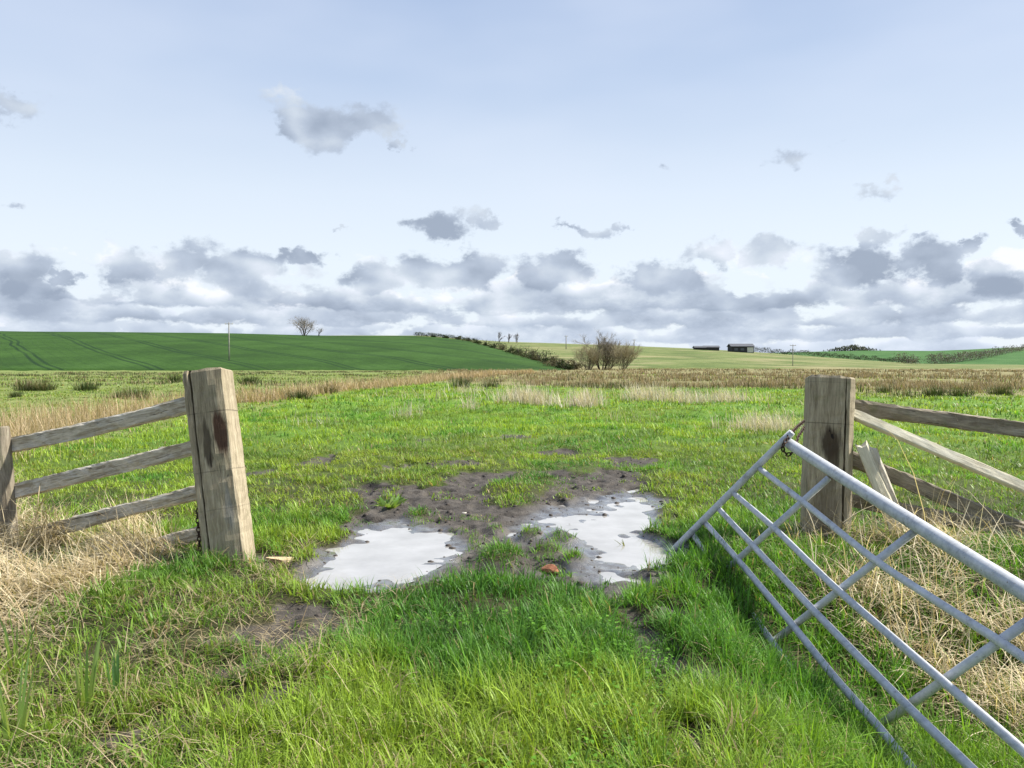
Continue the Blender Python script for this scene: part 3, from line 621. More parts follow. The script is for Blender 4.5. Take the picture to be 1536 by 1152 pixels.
# ------------------------------------------------------------------ hills
class Hill:
    def __init__(s, name, mat, base, crest, y0, y1, px0, px1, a=1.3, back=1.6):
        s.base = np.array(base, float); s.crest = np.array(crest, float); s.a = a; s.y0 = y0; s.y1 = y1
        px = np.linspace(px0, px1, 260); ts = np.concatenate([np.linspace(-.06, 1, 60), np.linspace(1, back, 12)[1:]])
        V = np.array([s.pt(p, t) for p in px for t in ts]); nt = len(ts)
        V[:, 2] += (fbm(V[:, 0], V[:, 1], .02, 7) - .5) * .5
        i, j = np.meshgrid(np.arange(len(px) - 1), np.arange(nt - 1), indexing='ij')
        q = np.stack([i * nt + j, (i + 1) * nt + j, (i + 1) * nt + j + 1, i * nt + j + 1], -1).reshape(-1, 4)
        s.o = mesh_np(name, V, q.ravel(), np.full(len(q), 4), mat, smooth=True); tag(s.o, kind='structure')
    def pt(s, px, t):
        yb = np.interp(px, s.base[:, 0], s.base[:, 1]); cp = np.interp(px, s.crest[:, 0], s.crest[:, 1]); yc = np.interp(px, s.crest[:, 0], s.crest[:, 2])
        zc = EYE + (545 - cp) / F * yc; z = zc * t * (s.a - (s.a - 1) * t) if t <= 1 else zc - zc * (t - 1) * .8
        if t < 0: z = -1.5 + (z * .0)
        Yd = yb + (yc - yb) * t; return np.array([(px - 768) / F * Yd, Yd, z])
    def place(s, px, py):
        best = None
        for t in np.linspace(0, 1, 160):
            p = s.pt(px, t); e = abs(545 - (p[2] - EYE) / p[1] * F - py)
            if best is None or e < best[0]: best = (e, p)
        return best[1]
HL = Hill('hill', M_CROP, [(-1200, 142), (850, 158)], [(-1200, 490, 330), (0, 497, 330), (345, 500, 330), (500, 504, 330), (620, 504, 330), (660, 506, 330), (700, 511, 305), (740, 522, 265), (790, 537, 215), (835, 550, 175), (856, 556.5, 160)], 0, 0, -1200, 856)
HC = Hill('hill', M_ROUGH, [(300, 230), (850, 200), (1700, 210)], [(300, 503, 520), (640, 503.5, 520), (700, 509, 520), (750, 512, 520), (850, 515.5, 520), (950, 519, 520), (1040, 523, 520), (1120, 527.5, 520), (1200, 533, 520), (1300, 540.5, 520), (1380, 545.5, 520), (1700, 549, 500)], 0, 0, 300, 1700)
HR = Hill('hill', M_FARCROP, [(900, 540), (2400, 540)], [(900, 536, 950), (1120, 530, 950), (1215, 527.5, 950), (1290, 525.5, 950), (1400, 526.5, 950), (1460, 524, 950), (1536, 520.5, 950), (1800, 508, 950), (2400, 505, 950)], 0, 0, 900, 2400)

# ------------------------------------------------------------------ shrubs, hedges and trees
def leafy(name, w, h, d, n, leaf, c0, c1, mat=M_LEAF, parent=None, loc=(0, 0, 0)):
    """crown of small leaf faces gathered in clumps with gaps"""
    nc = 14; cl = RNG.normal(0, .42, (nc, 3)); cl[:, 2] = np.abs(cl[:, 2]) * 1.1 + .12; cr = RNG.uniform(.22, .42, nc); i = RNG.integers(0, nc, n)
    P = cl[i] + RNG.normal(0, 1, (n, 3)) * cr[i][:, None] * .55; P = P * np.array([w / 2, d / 2, h * .62]); P[:, 2] = np.abs(P[:, 2])
    t = RNG.random(n); c = lerp3(c0, c1, t) * (.75 + .5 * RNG.random(nc)[i])[:, None]
    return join_blades(name, [blades(P[:, 0] + loc[0], P[:, 1] + loc[1], P[:, 2] + loc[2], leaf * (.6 + .8 * RNG.random(n)), leaf * (.5 + .4 * RNG.random(n)), RNG.uniform(0, 6.28, n), RNG.uniform(0, 1.6, n), RNG.uniform(-.4, .4, n), c, c, 2)], mat, parent)
TWIG = .0135
def limbs(b, tw, p, dirv, length, rad, depth, spread, rmin, up=.12):
    """recursive bare branching; limbs thicker than rmin go to b, twigs to tw"""
    pts = [Vector(p)]; dv = Vector(dirv).normalized(); n = 4; rads = [rad]
    for k in range(n):
        dv = (dv + Vector((random.gauss(0, .12), random.gauss(0, .12), random.gauss(0, .08) + up * .3))).normalized()
        pts.append(pts[-1] + dv * length / n); rads.append(rad * (1 - .5 * (k + 1) / n))
    (b if rad > rmin else tw).tube(pts, rads, 5 if rad > rmin else 3, False)
    if depth == 0: return
    for k in range(random.randint(3, 4) if depth > 1 else 6):
        f = random.uniform(.35, 1.0); i = min(int(f * n), n - 1); q = pts[i].lerp(pts[i + 1], f * n - i if f < 1 else 1)
        nd = (dv + Vector((random.gauss(0, spread), random.gauss(0, spread), random.gauss(.1, spread * .6)))).normalized()
        limbs(b, tw, q, nd, length * random.uniform(.55, .8), max(rad * .5, TWIG), depth - 1, spread, rmin, up)
def bare_tree(name, loc, h, stems, spread, label, cat, group=None, twig=M_TWIG, depth=3, r0=None, lean=.15, leaves=None):
    root = empty(name, loc, label, cat, group); b = MB(); tw = MB(); r0 = r0 or h * .028
    for s in range(stems):
        a = random.uniform(0, 6.28); st = (math.cos(a) * .05 * h * (stems > 1), math.sin(a) * .05 * h * (stems > 1), -.2)
        limbs(b, tw, st, (math.cos(a) * lean, math.sin(a) * lean, 1), h * random.uniform(.4, .5), r0, depth, spread, r0 * .35)
    b.build('trunk', M_BARK, root); tw.build('crown', twig, root)
    if leaves: leafy('buds', *leaves, parent=root, loc=(0, 0, h * .12))
    return root
p = HL.place(457, 503.5)
bare_tree('bare_tree', p, 9.8, 7, .65, 'bare round headed tree alone on the skyline of the dark green crop hill', 'tree', depth=4, r0=.17, lean=.7, leaves=(10.5, 6.8, 8, 1500, .15, (.10, .085, .065), (.2, .17, .13)))
p = HL.place(478, 504)
bare_tree('bare_tree', p, 4.6, 3, .55, 'small bare tree close to the right of the round skyline tree', 'tree', depth=3, r0=.10, lean=.5)
g = gp(903, 555)
bare_tree('bare_tree', (g[0], g[1] * 1.0, -.1), 8.8, 7, .5, 'big bare grey tree with dark stems between two pale willows below the hill', 'tree', depth=4, r0=.17, lean=.45, leaves=(8.0, 6.2, 6, 3400, .13, (.11, .09, .06), (.21, .18, .12)))
for px, h, lab in ((883, 6.4, 'pale olive willow shrub on the left of the big bare grey tree'), (934, 6.6, 'pale tan willow shrub on the right of the big bare grey tree'), (917, 7.6, 'thin brown willow shrub just behind the big bare grey tree')):
    g = gp(px, 555.2); bare_tree('willow_shrub', (g[0], g[1] + (6 if px == 917 else 0), -.1), h, 24, .32, lab, 'shrub', None, M_WILLOW if px != 917 else M_TWIG, 3, .045, .5, (h * 1.15, h * .78, h * .7, 2200, .12, (.15, .13, .07), (.29, .26, .15)))
for px, h, lab in ((748, 5.6, 'slim bare tree, tallest and leftmost of three on the hill'), (763, 4.6, 'slim bare tree, shortest and middle one of three on the hill'), (775, 5.2, 'slim dark tree, rightmost of three on the hill')):
    p = HC.place(px, 514); bare_tree('slim_tree', p, h * 1.25, 3, .22, lab, 'tree', 'three slim trees on the hill', M_BARK, 3, .2, .12)
# bushes climbing the field boundary
bl = [(648, 505.5, 1.5), (668, 506, 1.6), (686, 508, 1.7), (703, 512, 2.4), (716, 515, 2.4), (729, 519, 2.6), (742, 523, 2.9), (754, 526, 3.0), (766, 529, 3.0), (778, 533, 3.2), (789, 536, 3.4), (799, 539, 3.4), (809, 542, 3.0), (819, 545, 3.4), (829, 548, 3.0), (838, 551, 2.8), (847, 553, 2.4), (855, 555, 2.3), (864, 556, 2.6)]
lab_b = ['dark bush highest on the field boundary hedge']
for k, (px, py, h) in enumerate(bl):
    p = HL.place(px, py) if px < 850 else np.array([*gp(px, 554.5), 0]); e = empty('hedge_bush', (p[0], p[1] + 1.5, p[2] - .3), 'dark scrubby bush in the hedge climbing beside the dark green crop', 'bush', 'bushes of the hedge beside the dark crop')
    dark = RNG.random() < .55
    c0, c1 = (((.022, .038, .014), (.055, .075, .025)) if dark else ((.06, .06, .03), (.15, .13, .07)))
    leafy('foliage', h * 2.1, h * 1.0, h * 1.6, 1300, .26, c0, c1, parent=e)
    b = MB(); [b.tube([(0, 0, -.2), (random.gauss(0, .3), random.gauss(0, .2), h * .5), (random.gauss(0, .8), random.gauss(0, .5), h * random.uniform(.8, 1.15))], [.07, .05, .02], 4, False) for q in range(7)]; b.build('stems', M_BARK, e)
def hedge(hill, pts, h, n, leaf, c0, c1, lab):
    P = np.array(pts, float); px = np.linspace(P[0, 0], P[-1, 0], 40); py = np.interp(px, P[:, 0], P[:, 1]); W = np.array([hill.place(a, b) for a, b in zip(px, py)])
    o0 = W[0].copy(); u = np.sort(RNG.random(n)) * 38.99; i = u.astype(int); C_ = W[i] + (W[i + 1] - W[i]) * (u - i)[:, None]
    hh = h * (.55 + .9 * vn(u, u * 0, 1.1, 3)); P3 = C_ - o0 + np.stack([RNG.normal(0, h * .3, n), RNG.normal(0, h * .4, n), hh * RNG.random(n) ** .7], 1)
    c = lerp3(c0, c1, RNG.random(n)) * (.6 + .8 * vn(u, u * 0, 2.3, 9))[:, None]
    o = join_blades('hedge', [blades(P3[:, 0], P3[:, 1], P3[:, 2], leaf * RNG.uniform(.6, 1.4, n), leaf * RNG.uniform(.5, 1, n), RNG.uniform(0, 6.28, n), RNG.uniform(0, 1.6, n), np.zeros(n), c, c, 2)], M_LEAF)
    o.location = o0; tag(o, lab, 'hedge')
hedge(HC, [(1122, 528), (1200, 533.5), (1300, 541), (1375, 546)], 2.6, 6500, .5, (.025, .032, .022), (.07, .075, .05), 'long dark hedge sloping down from the barns along the hill edge')
hedge(HR, [(1392, 547), (1440, 543), (1480, 537), (1510, 530), (1560, 521)], 5.5, 8000, .8, (.07, .075, .06), (.20, .19, .16), 'grey hedge of bare bushes climbing the green hill at the right edge')
hedge(HL, [(622, 504.2), (655, 505.8), (680, 508.3), (700, 511.3)], 1.3, 3000, .3, (.03, .045, .02), (.07, .09, .04), 'thin hedge along the skyline where the crop hill ends')
hedge(HC, [(1345, 545), (1360, 546), (1376, 546.5)], 4.0, 900, .6, (.06, .06, .05), (.16, .15, .12), 'short grey clump of hedge at the low end of the long dark hedge')
def treeline():
    n = 900; u = RNG.normal(0, .38, n); c = HR.place(1285, 526); w = 34.
    X = c[0] + u * w; Y = c[1] + 12 + RNG.normal(0, 5, n); Z = c[2] - 1 + RNG.random(n) * 7.2 * np.clip(1.1 - np.abs(u) * 1.0, .1, 1)
    cc = lerp3((.07, .085, .07), (.13, .14, .12), RNG.random(n))
    o = join_blades('woodland', [blades(X, Y, Z, np.full(n, 2.2), np.full(n, 1.6), RNG.uniform(0, 6.28, n), RNG.uniform(0, 1.5, n), np.zeros(n), cc, cc, 2)], M_LEAF); tag(o, 'far off grey copse on the crest of the right hand hill', 'wood', kind='stuff')
treeline()

# ------------------------------------------------------------------ poles and barns
def utility_pole(p, h, lab, r=.16):
    e = empty('utility_pole', p, lab, 'utility pole', 'wooden utility poles across the hills')
    b = MB(); b.tube([(0, 0, -.6), (0, 0, h * .5), (0, 0, h)], [r, r * .85, r * .7], 8); b.build('pole', M_POLE, e, True)
    b = MB(); b.tube([(-.9, 0, h - .35), (0, -r, h - .33), (.9, 0, h - .35)], .07, 6); b.build('crossarm', M_POLE, e)
    for s in (-.8, .8):
        b = MB(); b.tube([(s, 0, h - .3), (s, 0, h - .08)], [.07, .05], 6); b.build('insulator', M_BPALE, e)
utility_pole(HL.place(344, 540), 8.6, 'pale wooden utility pole standing on the dark green crop hill')
utility_pole(HC.place(849, 524), 6.2, 'tiny utility pole on the pale hill left of the big bare tree', .22)
utility_pole(HC.place(951, 524.5), 5.0, 'tiny utility pole on the pale hill right of the big bare tree', .22)
utility_pole(HC.place(1189, 549), 6.4, 'thin utility pole above the rush belt left of the right gate post', .13)
def barn(p, w, d, h, rh, lab, open_end):
    e = empty('farm_building', p, lab, 'barn'); b = MB()
    V = [(-w / 2, 0, -1), (w / 2, 0, -1), (w / 2, d, -1), (-w / 2, d, -1), (-w / 2, 0, h), (w / 2, 0, h), (w / 2, d, h), (-w / 2, d, h), (-w / 2, d / 2, h + rh), (w / 2, d / 2, h + rh)]
    b.add(V, [(0, 1, 5, 4), (2, 3, 7, 6), (1, 2, 6, 9, 5), (3, 0, 4, 8, 7)]); b.build('wall', M_BARN, e)
    o = .5; b = MB(); t = .18
    for s in (0, 1):
        y0, y1 = (-o, d / 2) if s == 0 else (d + o, d / 2); z0 = h - o * rh / (d / 2)
        A = [(-w / 2 - o, y0, z0 + .1), (w / 2 + o, y0, z0 + .1), (w / 2 + o, y1, h + rh + .1), (-w / 2 - o, y1, h + rh + .1)]; B = [(x, y, z + t) for x, y, z in A]
        b.add(A + B, [(0, 1, 2, 3), (4, 5, 6, 7), (0, 1, 5, 4), (1, 2, 6, 5), (2, 3, 7, 6), (3, 0, 4, 7)])
    b.build('roof', M_BROOF, e)
    if open_end:
        b = MB(); x0, x1 = w * .20, w * .47; b.add([(x0, -.12, .2), (x1, -.12, .2), (x1, -.12, h - .5), (x0, -.12, h - .5), (x0, .1, .2), (x1, .1, .2), (x1, .1, h - .5), (x0, .1, h - .5)], [(0, 1, 2, 3), (0, 4, 5, 1), (1, 5, 6, 2), (2, 6, 7, 3), (3, 7, 4, 0)]); b.build('door', M_BPALE, e)
        for x in (-w * .3, -w * .02):
            b = MB(); b.add([(x - 1, -.1, 1.2), (x + 1, -.1, 1.2), (x + 1, -.1, 2.6), (x - 1, -.1, 2.6), (x - 1, .1, 1.2), (x + 1, .1, 1.2), (x + 1, .1, 2.6), (x - 1, .1, 2.6)], [(0, 1, 2, 3), (0, 4, 5, 1), (1, 5, 6, 2), (2, 6, 7, 3), (3, 7, 4, 0)]); b.build('window', M_BROOF, e)
    return e
p = HC.place(1103, 528); barn((p[0], p[1] - 14, p[2] - .6), 12.6, 8, 3.5, 1.4, 'dark barn with a pale open bay on the hill crest', True)
p = HC.place(1064, 525.5); barn((p[0], p[1] - 6, p[2] - .8), 8.5, 6, 2.4, .9, 'low dark shed left of the barn on the hill crest', False)
p = HC.place(1049, 525); barn((p[0], p[1] - 2, p[2] - .9), 6, 5, 2.2, .8, 'smallest low shed at the left end of the farm buildings', False)

# ------------------------------------------------------------------ timber posts and rails
def along(o, p0, p1, up=(0, 0, 1)):
    """local X runs p0 -> p1, local Z as near to up as possible"""
    x = (Vector(p1) - Vector(p0)).normalized(); y = Vector(up).cross(x).normalized(); z = x.cross(y)
    m = Matrix((x, y, z)).transposed().to_4x4(); m.translation = Vector(p0)
    if o.parent: m = o.parent.matrix_basis.inverted() @ m
    o.matrix_basis = m
def timber(name, section, length, mat, parent, seg=26, rough=.004, seed=0, bow=0., ends=(0, 0), taper=1.0):
    """sawn timber along local X: section polygon in (y, z) with worn, uneven faces and split ends"""
    rs = np.random.default_rng(seed); n = len(section); V = []; sec = np.array(section, float)
    nz = rs.normal(0, 1, (seg + 1, n, 2)); low = np.cumsum(rs.normal(0, .25, (seg + 1, n, 2)), 0); low -= low.mean(0)
    for i in range(seg + 1):
        u = i / seg if i != seg - 1 else 1 - min(.5 / seg, .018 / length)
        s = sec * (1 + (taper - 1) * u) * (.93 if i in (0, seg) else 1) + nz[i] * rough * .35 + low[i] * rough
        xe = np.zeros(n)
        if i == 0: xe = rs.normal(0, ends[0], n) + sec[:, 1] * 0
        if i == seg: xe = rs.normal(0, ends[1], n)
        for k in range(n): V.append((u * length + xe[k], s[k, 0], s[k, 1] - bow * 4 * u * (1 - u)))
    Fs = []
    for i in range(seg):
        for k in range(n): Fs.append((i * n + k, i * n + (k + 1) % n, (i + 1) * n + (k + 1) % n, (i + 1) * n + k))
    V.append((V[0][0] + .0, sec[:, 0].mean(), sec[:, 1].mean())); V.append((length, sec[:, 0].mean() * taper, sec[:, 1].mean() * taper)); c0 = len(V) - 2; c1 = c0 + 1
    for k in range(n): Fs.append((c0, (k + 1) % n, k)); Fs.append((c1, seg * n + k, seg * n + (k + 1) % n))
    b = MB(); b.add(V, Fs); return b.build(name, mat, parent)
def rect(w, h, c=.008):
    a, b = w / 2, h / 2
    return [(-a + c, -b), (0, -b), (a - c, -b), (a, -b + c), (a, 0), (a, b - c), (a - c, b), (0, b), (-a + c, b), (-a, b - c), (-a, 0), (-a, -b + c)]
# post sections: y = across the face (to the right seen from the gateway), z = depth (negative towards the camera)
# ordered so that with X up the faces wind outwards
SEC_A = [(-.155, -.13), (-.150, -.142), (-.120, -.145), (-.112, -.135), (-.106, -.085), (-.098, -.138), (-.05, -.142), (.02, -.143), (.08, -.14), (.125, -.135), (.135, -.12), (.148, -.02), (.152, .09), (.14, .105), (0, .11), (-.14, .108), (-.155, .09)]
SEC_B = [(-.175, -.12), (-.165, -.140), (-.11, -.145), (-.03, -.146), (.05, -.144), (.098, -.138), (.106, -.07), (.113, -.128), (.135, -.118), (.19, -.045), (.198, .06), (.18, .13), (0, .14), (-.16, .135), (-.178, .11)]
def post(name, base, top, sec, mat, lab, seed, yaw, cutmat):
    e = empty(name, base, lab, 'gate post', 'pair of square timber gate posts')
    L = (Vector(top) - Vector(base)).length + .45; d = (Vector(top) - Vector(base)).normalized(); p0 = Vector(base) - d * .45
    sec = [(-y, -z) for y, z in sec]     # local Y points left, Z towards the camera
    o = timber('shaft', sec, L, mat, e, 44, .0042, seed, 0, (0, .004), 1.0)
    o.matrix_basis = Matrix.Identity(4)
    x = d; rt = Vector((math.cos(yaw), math.sin(yaw), 0)); y = -(rt - x * rt.dot(x)).normalized(); z = x.cross(y)
    m = Matrix((x, y, z)).transposed().to_4x4(); m.translation = p0 - Vector(base); o.matrix_basis = m
    return e, m
PA_top = at(314, 556, 5.80); PA_base = at(347, 838, 5.70); PA_base = PA_top + (PA_base - PA_top) * 1.0
pa, ma = post('gate_post', PA_base, PA_top, SEC_A, M_POST_A, 'leaning grey timber gate post with a rusty brown stain, left of the puddles', 5, 0.06, M_CUT)
PB_top = at(1246, 565, 6.35); PB_base = at(1236, 815, 6.30)
pb, mb_ = post('gate_post', PB_base, PB_top, SEC_B, M_POST_B, 'upright brown timber gate post with dark weathering behind the tilted metal gate', 9, -.22, M_CUT)
def saw_lines(root, m, xs, sec, n=1):
    for x in xs:
        b = MB(); y0, y1, zf = sec; b.add([(x - .0022, y0, zf), (x + .0022, y0, zf), (x + .0022, y1, zf + .0), (x - .0022, y1, zf)], [(0, 1, 2, 3)])
def rails(fence, data):
    for k, (a, da, c, dc, hh, th, mat, bow, sd) in enumerate(data):
        p0 = at(*a, da); p1 = at(*c, dc); L = float(np.linalg.norm(p1 - p0)); o = timber('rail', rect(th, hh, .012), L, mat, fence, 44, .0065, sd, bow, (.012, .02)); along(o, p0, p1)
fa = empty('rail_fence', (*gp(150, 850)[:2], -.1), 'sagging weathered rail fence with a round stake and straw heaped on it', 'fence')
rails(fa, [((300, 603), 5.98, (2, 672), 6.50, .122, .05, M_RAIL, .01, 1), ((306, 667), 5.96, (22, 738), 6.42, .118, .05, M_RAIL, .0, 2), ((312, 736), 5.94, (52, 802), 6.36, .108, .05, M_RAIL, -.01, 3), ((316, 796), 5.92, (120, 848), 6.3, .115, .05, M_RAIL, 0, 4)])
circ = [(.072 * math.cos(a), .072 * math.sin(a)) for a in np.linspace(0, 2 * math.pi, 14, endpoint=False)]
s0 = at(16, 830, 6.35); s1 = at(-1, 640, 6.42); o = timber('stake', circ, float(np.linalg.norm(s1 - s0)), M_RAIL_DARK, fa, 14, .003, 8, 0, (0, .006)); along(o, s0, s1, (0, 1, 0))
fb = empty('rail_fence', (*gp(1420, 800)[:2], -.1), 'broken rail fence with a slipped pale diagonal rail running off the right gate post', 'fence')
rails(fb, [((1268, 610), 6.50, (1620, 655), 6.3, .124, .05, M_RAIL_DARK, 0, 11), ((1262, 683), 6.52, (1640, 838), 6.1, .122, .05, M_RAIL_DARK, 0, 13), ((1258, 748), 6.5, (1640, 818), 6.05, .112, .05, M_RAIL_DARK, 0, 14)])
p0 = at(1280, 621, 6.36); p1 = at(1620, 768, 5.6); o = timber('slipped_rail', rect(.088, .05, .008), float(np.linalg.norm(p1 - p0)), M_RAIL_PALE, fb, 24, .003, 15, 0, (.01, .01)); along(o, p0, p1, (-.25, -.75, .65)); o['label'] = 'pale rail slipped down to a diagonal'
e = empty('broken_stake', at(1340, 790, 6.15), 'short pale split stake leaning against the rails beside the right gate post', 'broken stake')
for (xa, xb, wd, sd, nm, top) in ((1291, 1338, .062, 21, 'stake', 668), (1306, 1346, .045, 22, 'splinter', 672)):
    p0 = at(xb + 8, 800, 6.12 + (.03 if sd == 22 else 0)); p1 = at(xa, top, 6.22); o = timber(nm, [(wd * math.cos(a) * (1.2 if math.sin(a) > 0 else .8), .055 * math.sin(a)) for a in np.linspace(0, 2 * math.pi, 9, endpoint=False)], float(np.linalg.norm(p1 - p0)), M_RAIL_PALE if sd == 21 else M_RAIL, e, 12, .005, sd, 0, (0, .02), .8); along(o, p0, p1, (0, -1, 0))

# ------------------------------------------------------------------ field gate
GA = np.array([2.075, 5.73632491, .86521243]); GB = np.array([.06378789, -.98440116, -.15888876]); GC = np.array([-.58809584, .3682192, -.71897233])
GT = [0, .28088714, .56875957, .76644004, .93870831, 1.10841126, 1.24832195]; GS = [.02, .75720898, 1.68566509, 2.6131344]
BARS = [[(1183, 665), (1280, 727), (1400, 803), (1536, 888)], [(1138, 702), (1204, 752), (1313, 842), (1429, 918), (1483, 950), (1536, 986)], [(1098, 738), (1161, 791), (1250, 880), (1411, 1019), (1536, 1127)],
        [(1076, 761), (1128, 817), (1212, 907), (1280, 977), (1356, 1055), (1454, 1149)], [(1056, 782), (1103, 835), (1188, 936), (1262, 1030), (1324, 1095), (1364, 1149)], [(1037, 799), (1085, 864), (1157, 961), (1233, 1066), (1291, 1149)], [(1016, 818), (1063, 878), (1095, 940)]]
def proj(P):
    d = P - CAMP; z = d @ FW; return np.array([768 + F * (d @ RT) / z, 576 - F * (d @ UPV) / z])
def smooth_path(P, n=28):
    P = np.array(P); t = np.concatenate([[0], np.cumsum(np.linalg.norm(P[1:] - P[:-1], axis=1))]); u = np.linspace(0, t[-1], n); Q = np.stack([np.interp(u, t, P[:, k]) for k in range(3)], 1)
    for _ in range(3): Q[1:-1] = (Q[:-2] + 2 * Q[1:-1] + Q[2:]) / 4
    return Q
gate = empty('field_gate', GA + GC * .6 + GB * 1.5, 'galvanised seven bar metal field gate fallen sideways and chained to the right post', 'gate')
gl = np.array(gate.location)
for k, (t, pts) in enumerate(zip(GT, BARS)):
    P0 = GA + GC * t; ss_ = np.linspace(0, 3.3, 800); pr = np.array([proj(P0 + GB * s) for s in ss_]); W = []
    for q in pts:
        s = ss_[np.argmin(((pr - np.array(q)) ** 2).sum(1))]; d = (P0 + GB * s - CAMP) @ FW; W.append(at(*q, d))
    last = W[-1]; dv = (W[-1] - W[-2]) / np.linalg.norm(W[-1] - W[-2]); dv = dv * .4 + GB * .6
    rem = 3.45 - np.linalg.norm(last - P0)
    if rem > .1: W.append(last + dv * rem)
    b = MB(); r = .0395 if k == 0 else .0205; b.tube(smooth_path(W) - gl, r, 14); b.build('top_bar' if k == 0 else 'bar', M_GALV, gate, True)
b = MB(); e0 = at(1188, 648, 5.72); e1 = at(1004, 831, 6.18); mid = at(1098, 737, 5.95); b.tube(smooth_path([e0, mid, e1], 14) - gl, .0265, 12); b.build('hanging_stile', M_GALV, gate, True)
for s, (a, c) in zip(GS[1:], (((1243, 717), (1063, 878)), ((1373, 796), (1157, 965)), ((1545, 930), (1325, 1085)))):
    d0 = (GA + GB * s - CAMP) @ FW; tl = 1.25; d1 = (GA + GB * s + GC * tl * .95 - CAMP) @ FW; q0 = at(*a, d0 + .03); q1 = at(*c, d1 + .03)
    b = MB(); b.tube([q0 - gl, (q0 + q1) / 2 - gl, q1 - gl], .021, 10); b.build('upright', M_GALV, gate, True)
s = 3.4; b = MB(); b.tube([GA + GB * s - gl, GA + GB * s + GC * 1.25 - gl], .03, 10); b.build('closing_stile', M_GALV, gate, True)

def chain(name, pts, lab, pitch=.034, wire=.0045, mat=M_RUST):
    P = smooth_path(pts, 80); seg = np.linalg.norm(P[1:] - P[:-1], axis=1); t = np.concatenate([[0], np.cumsum(seg)]); n = int(t[-1] / pitch); b = MB(); o = P[0]
    for k in range(n):
        u = (k + .5) * pitch; c = np.array([np.interp(u, t, P[:, i]) for i in range(3)]); i = min(np.searchsorted(t, u), len(P) - 1); dv = P[i] - P[i - 1]; dv = Vector(dv).normalized()
        sd_ = dv.cross(Vector((0, 1, .1)) if k % 2 else Vector((1, .1, 0))); sd_ = sd_.normalized() if sd_.length > .1 else Vector((1, 0, 0)); ring = []
        for a in np.linspace(0, 2 * math.pi, 11): ring.append(Vector(c - o) + dv * (pitch * .68 * math.cos(a)) + sd_ * (pitch * .36 * math.sin(a)))
        b.tube(ring, wire, 5, False)
    ob = b.build(name, mat, None, True); ob.location = o; tag(ob, lab, 'chain')
chain('chain', [at(299, 742, 5.62), at(296, 775, 5.6), at(298, 800, 5.6), at(301, 836, 5.6)], 'rusty chain hanging down the left side of the leaning left gate post')
chain('chain', [at(1206, 632, 6.15), at(1196, 640, 6.0), at(1186, 650, 5.75), at(1178, 662, 5.66), at(1172, 672, 5.68), at(1182, 684, 5.7), at(1192, 676, 5.7), at(1197, 655, 5.9), at(1207, 640, 6.15)], 'rusty chain looped round the gate corner and the right gate post', .034, .0055)

# ------------------------------------------------------------------ stones and small plants
def stone(name, px, py, size, mat, lab, cat, seed):
    g = gp(px, py); rs = np.random.default_rng(seed); z = float(height(g[0:1], g[1:2])[0]); bm = __import__('bmesh').new(); __import__('bmesh').ops.create_icosphere(bm, subdivisions=3, radius=1)
    pl = rs.normal(0, 1, (9, 3)); pl /= np.linalg.norm(pl, axis=1)[:, None]; dd = rs.uniform(.35, .75, 9)
    for v in bm.verts:
        p = np.array(v.co)
        for q, d in zip(pl, dd):
            e = p @ q - d
            if e > 0: p = p - q * e
        v.co = p * np.array(size)
    me = bpy.data.meshes.new(name); bm.to_mesh(me); bm.free(); me.materials.append(mat); o = bpy.data.objects.new(name, me); link(o); o.location = (g[0], g[1], z + size[2] * (.6 if name == 'brick_fragment' else .2)); o.rotation_euler = (0, 0, rs.uniform(0, 3)); tag(o, lab, cat)
    return o
o = stone('broken_stone', 430, 836, (.19, .10, .065), M_STONE, 'pale buff stone slab lying beside the foot of the left gate post', 'stone', 3); o.rotation_euler = (.1, .15, .35)
o = stone('broken_stone', 424, 850, (.09, .07, .045), M_STONE, 'small buff stone chip in front of the pale stone slab', 'stone', 4)
stone('brick_fragment', 827, 843, (.085, .06, .045), M_BRICK, 'orange brick fragment at the grass edge between the two puddles', 'brick', 6)
stone('white_flint', 697, 765, (.05, .035, .025), M_FLINT, 'whitish flint on the bare mud between the puddles', 'stone', 8)
for k, (px, py) in enumerate([(560, 748), (1030, 790), (600, 735), (900, 700), (930, 715), (640, 745), (960, 705), (560, 830), (710, 745), (850, 760), (905, 755), (680, 832), (720, 812)]):
    pass
def clods():
    """lumps of trodden mud around the puddles"""
    n = 3600; X = RNG.uniform(-2.6, 1.9, n); Y = RNG.uniform(2.6, 12, n); mk = masks(X, Y); k = (mk[0] > .35) & (mk[1] < .75) & (RNG.random(n) < .75); X, Y = X[k], Y[k]; Z = height(X, Y)
    ico = [(0, 0, 1), (.89, 0, .45), (.28, .85, .45), (-.72, .53, .45), (-.72, -.53, .45), (.28, -.85, .45), (.72, .53, -.45), (-.28, .85, -.45), (-.89, 0, -.45), (-.28, -.85, -.45), (.72, -.53, -.45)]
    fc = [(0, 1, 2), (0, 2, 3), (0, 3, 4), (0, 4, 5), (0, 5, 1), (1, 6, 2), (2, 7, 3), (3, 8, 4), (4, 9, 5), (5, 10, 1), (2, 6, 7), (3, 7, 8), (4, 8, 9), (5, 9, 10), (1, 10, 6)]
    I = np.array(ico); r = (.004 + .022 * RNG.random(len(X)) ** 5); V = (I[None] * (1 + RNG.normal(0, .22, (len(X), 11, 3)))) * r[:, None, None] * np.array([1.4, 1.2, .75]) + np.stack([X, Y, Z], 1)[:, None]
    fcs = (np.array(fc)[None] + (np.arange(len(X)) * 11)[:, None, None]).reshape(-1, 3)
    o = mesh_np('mud_clods', V.reshape(-1, 3), fcs.ravel(), np.full(len(fcs), 3), M_CLOD, smooth=True); tag(o, 'small dark mud lumps scattered round the puddles', 'mud', kind='stuff')
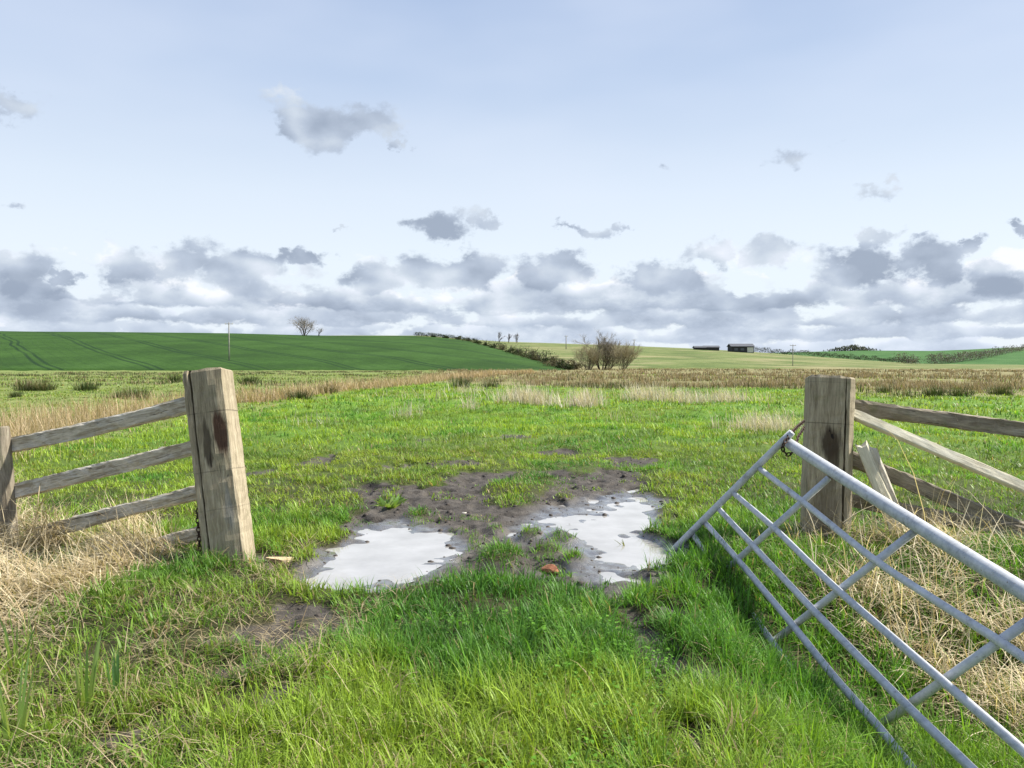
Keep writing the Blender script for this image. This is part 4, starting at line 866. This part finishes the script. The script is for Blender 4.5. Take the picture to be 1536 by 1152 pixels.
M_CLOD = mat_plain('mud_lumps', [(.3, (.03, .024, .019)), (.7, (.075, .06, .048))], 30, .7, 0, .5, .004)
clods()
def leaf_clump(name, px, py, n, h, w, spread, c0, c1, lab, cat, group=None, flat=.12, curl=.25, sz=0.0):
    g = gp(px, py); z = float(height(g[0:1], g[1:2])[0]); a = RNG.uniform(0, 6.28, n); rr = spread * np.sqrt(RNG.random(n)); t = RNG.random(n)
    c = lerp3(c0, c1, t)
    o = join_blades(name, [blades(rr * np.cos(a), rr * np.sin(a), np.full(n, -.02), h * RNG.uniform(.6, 1.1, n), w * RNG.uniform(.7, 1.2, n), a + RNG.normal(0, .4, n), np.abs(RNG.normal(flat, flat * .5, n)), RNG.normal(curl, curl * .5, n), c * np.array([1.6, 1.25, .7]), c, 5, face=RNG.uniform(-.6, .6, n))], M_GRASS)
    o.location = (g[0], g[1], z); tag(o, lab, cat, group)
G_IR = 'iris clumps in the left verge'; IC = ((.15, .29, .10), (.28, .40, .16))
leaf_clump('iris_clump', 128, 1072, 8, .37, .020, .03, *IC, 'iris clump with yellowing leaf bases, second from the left in the verge', 'iris', G_IR, .06, .1)
leaf_clump('iris_clump', 176, 1045, 5, .32, .018, .025, (.09, .22, .10), (.14, .29, .13), 'slim dark iris clump, farthest right in the left verge', 'iris', G_IR, .06, .1)
leaf_clump('iris_clump', 25, 1000, 9, .33, .016, .05, *IC, 'iris clump near the straw heap at the left edge', 'iris', G_IR, .1, .2)
leaf_clump('iris_clump', 20, 1115, 8, .36, .019, .04, *IC, 'tall iris clump nearest the bottom left corner', 'iris', G_IR, .1, .2)
leaf_clump('iris_clump', 58, 985, 7, .25, .014, .04, *IC, 'small iris clump just in front of the straw heap', 'iris', G_IR, .12, .2)
leaf_clump('dock_plant', 584, 757, 26, .16, .06, .07, (.10, .22, .06), (.22, .34, .13), 'leafy dock plant at the mud edge behind the left puddle', 'plant', None, .75, .6)
leaf_clump('dock_plant', 938, 808, 7, .12, .012, .008, (.07, .10, .03), (.14, .17, .06), 'thin weed sprouting out of the right puddle', 'plant', None, .5, .8)
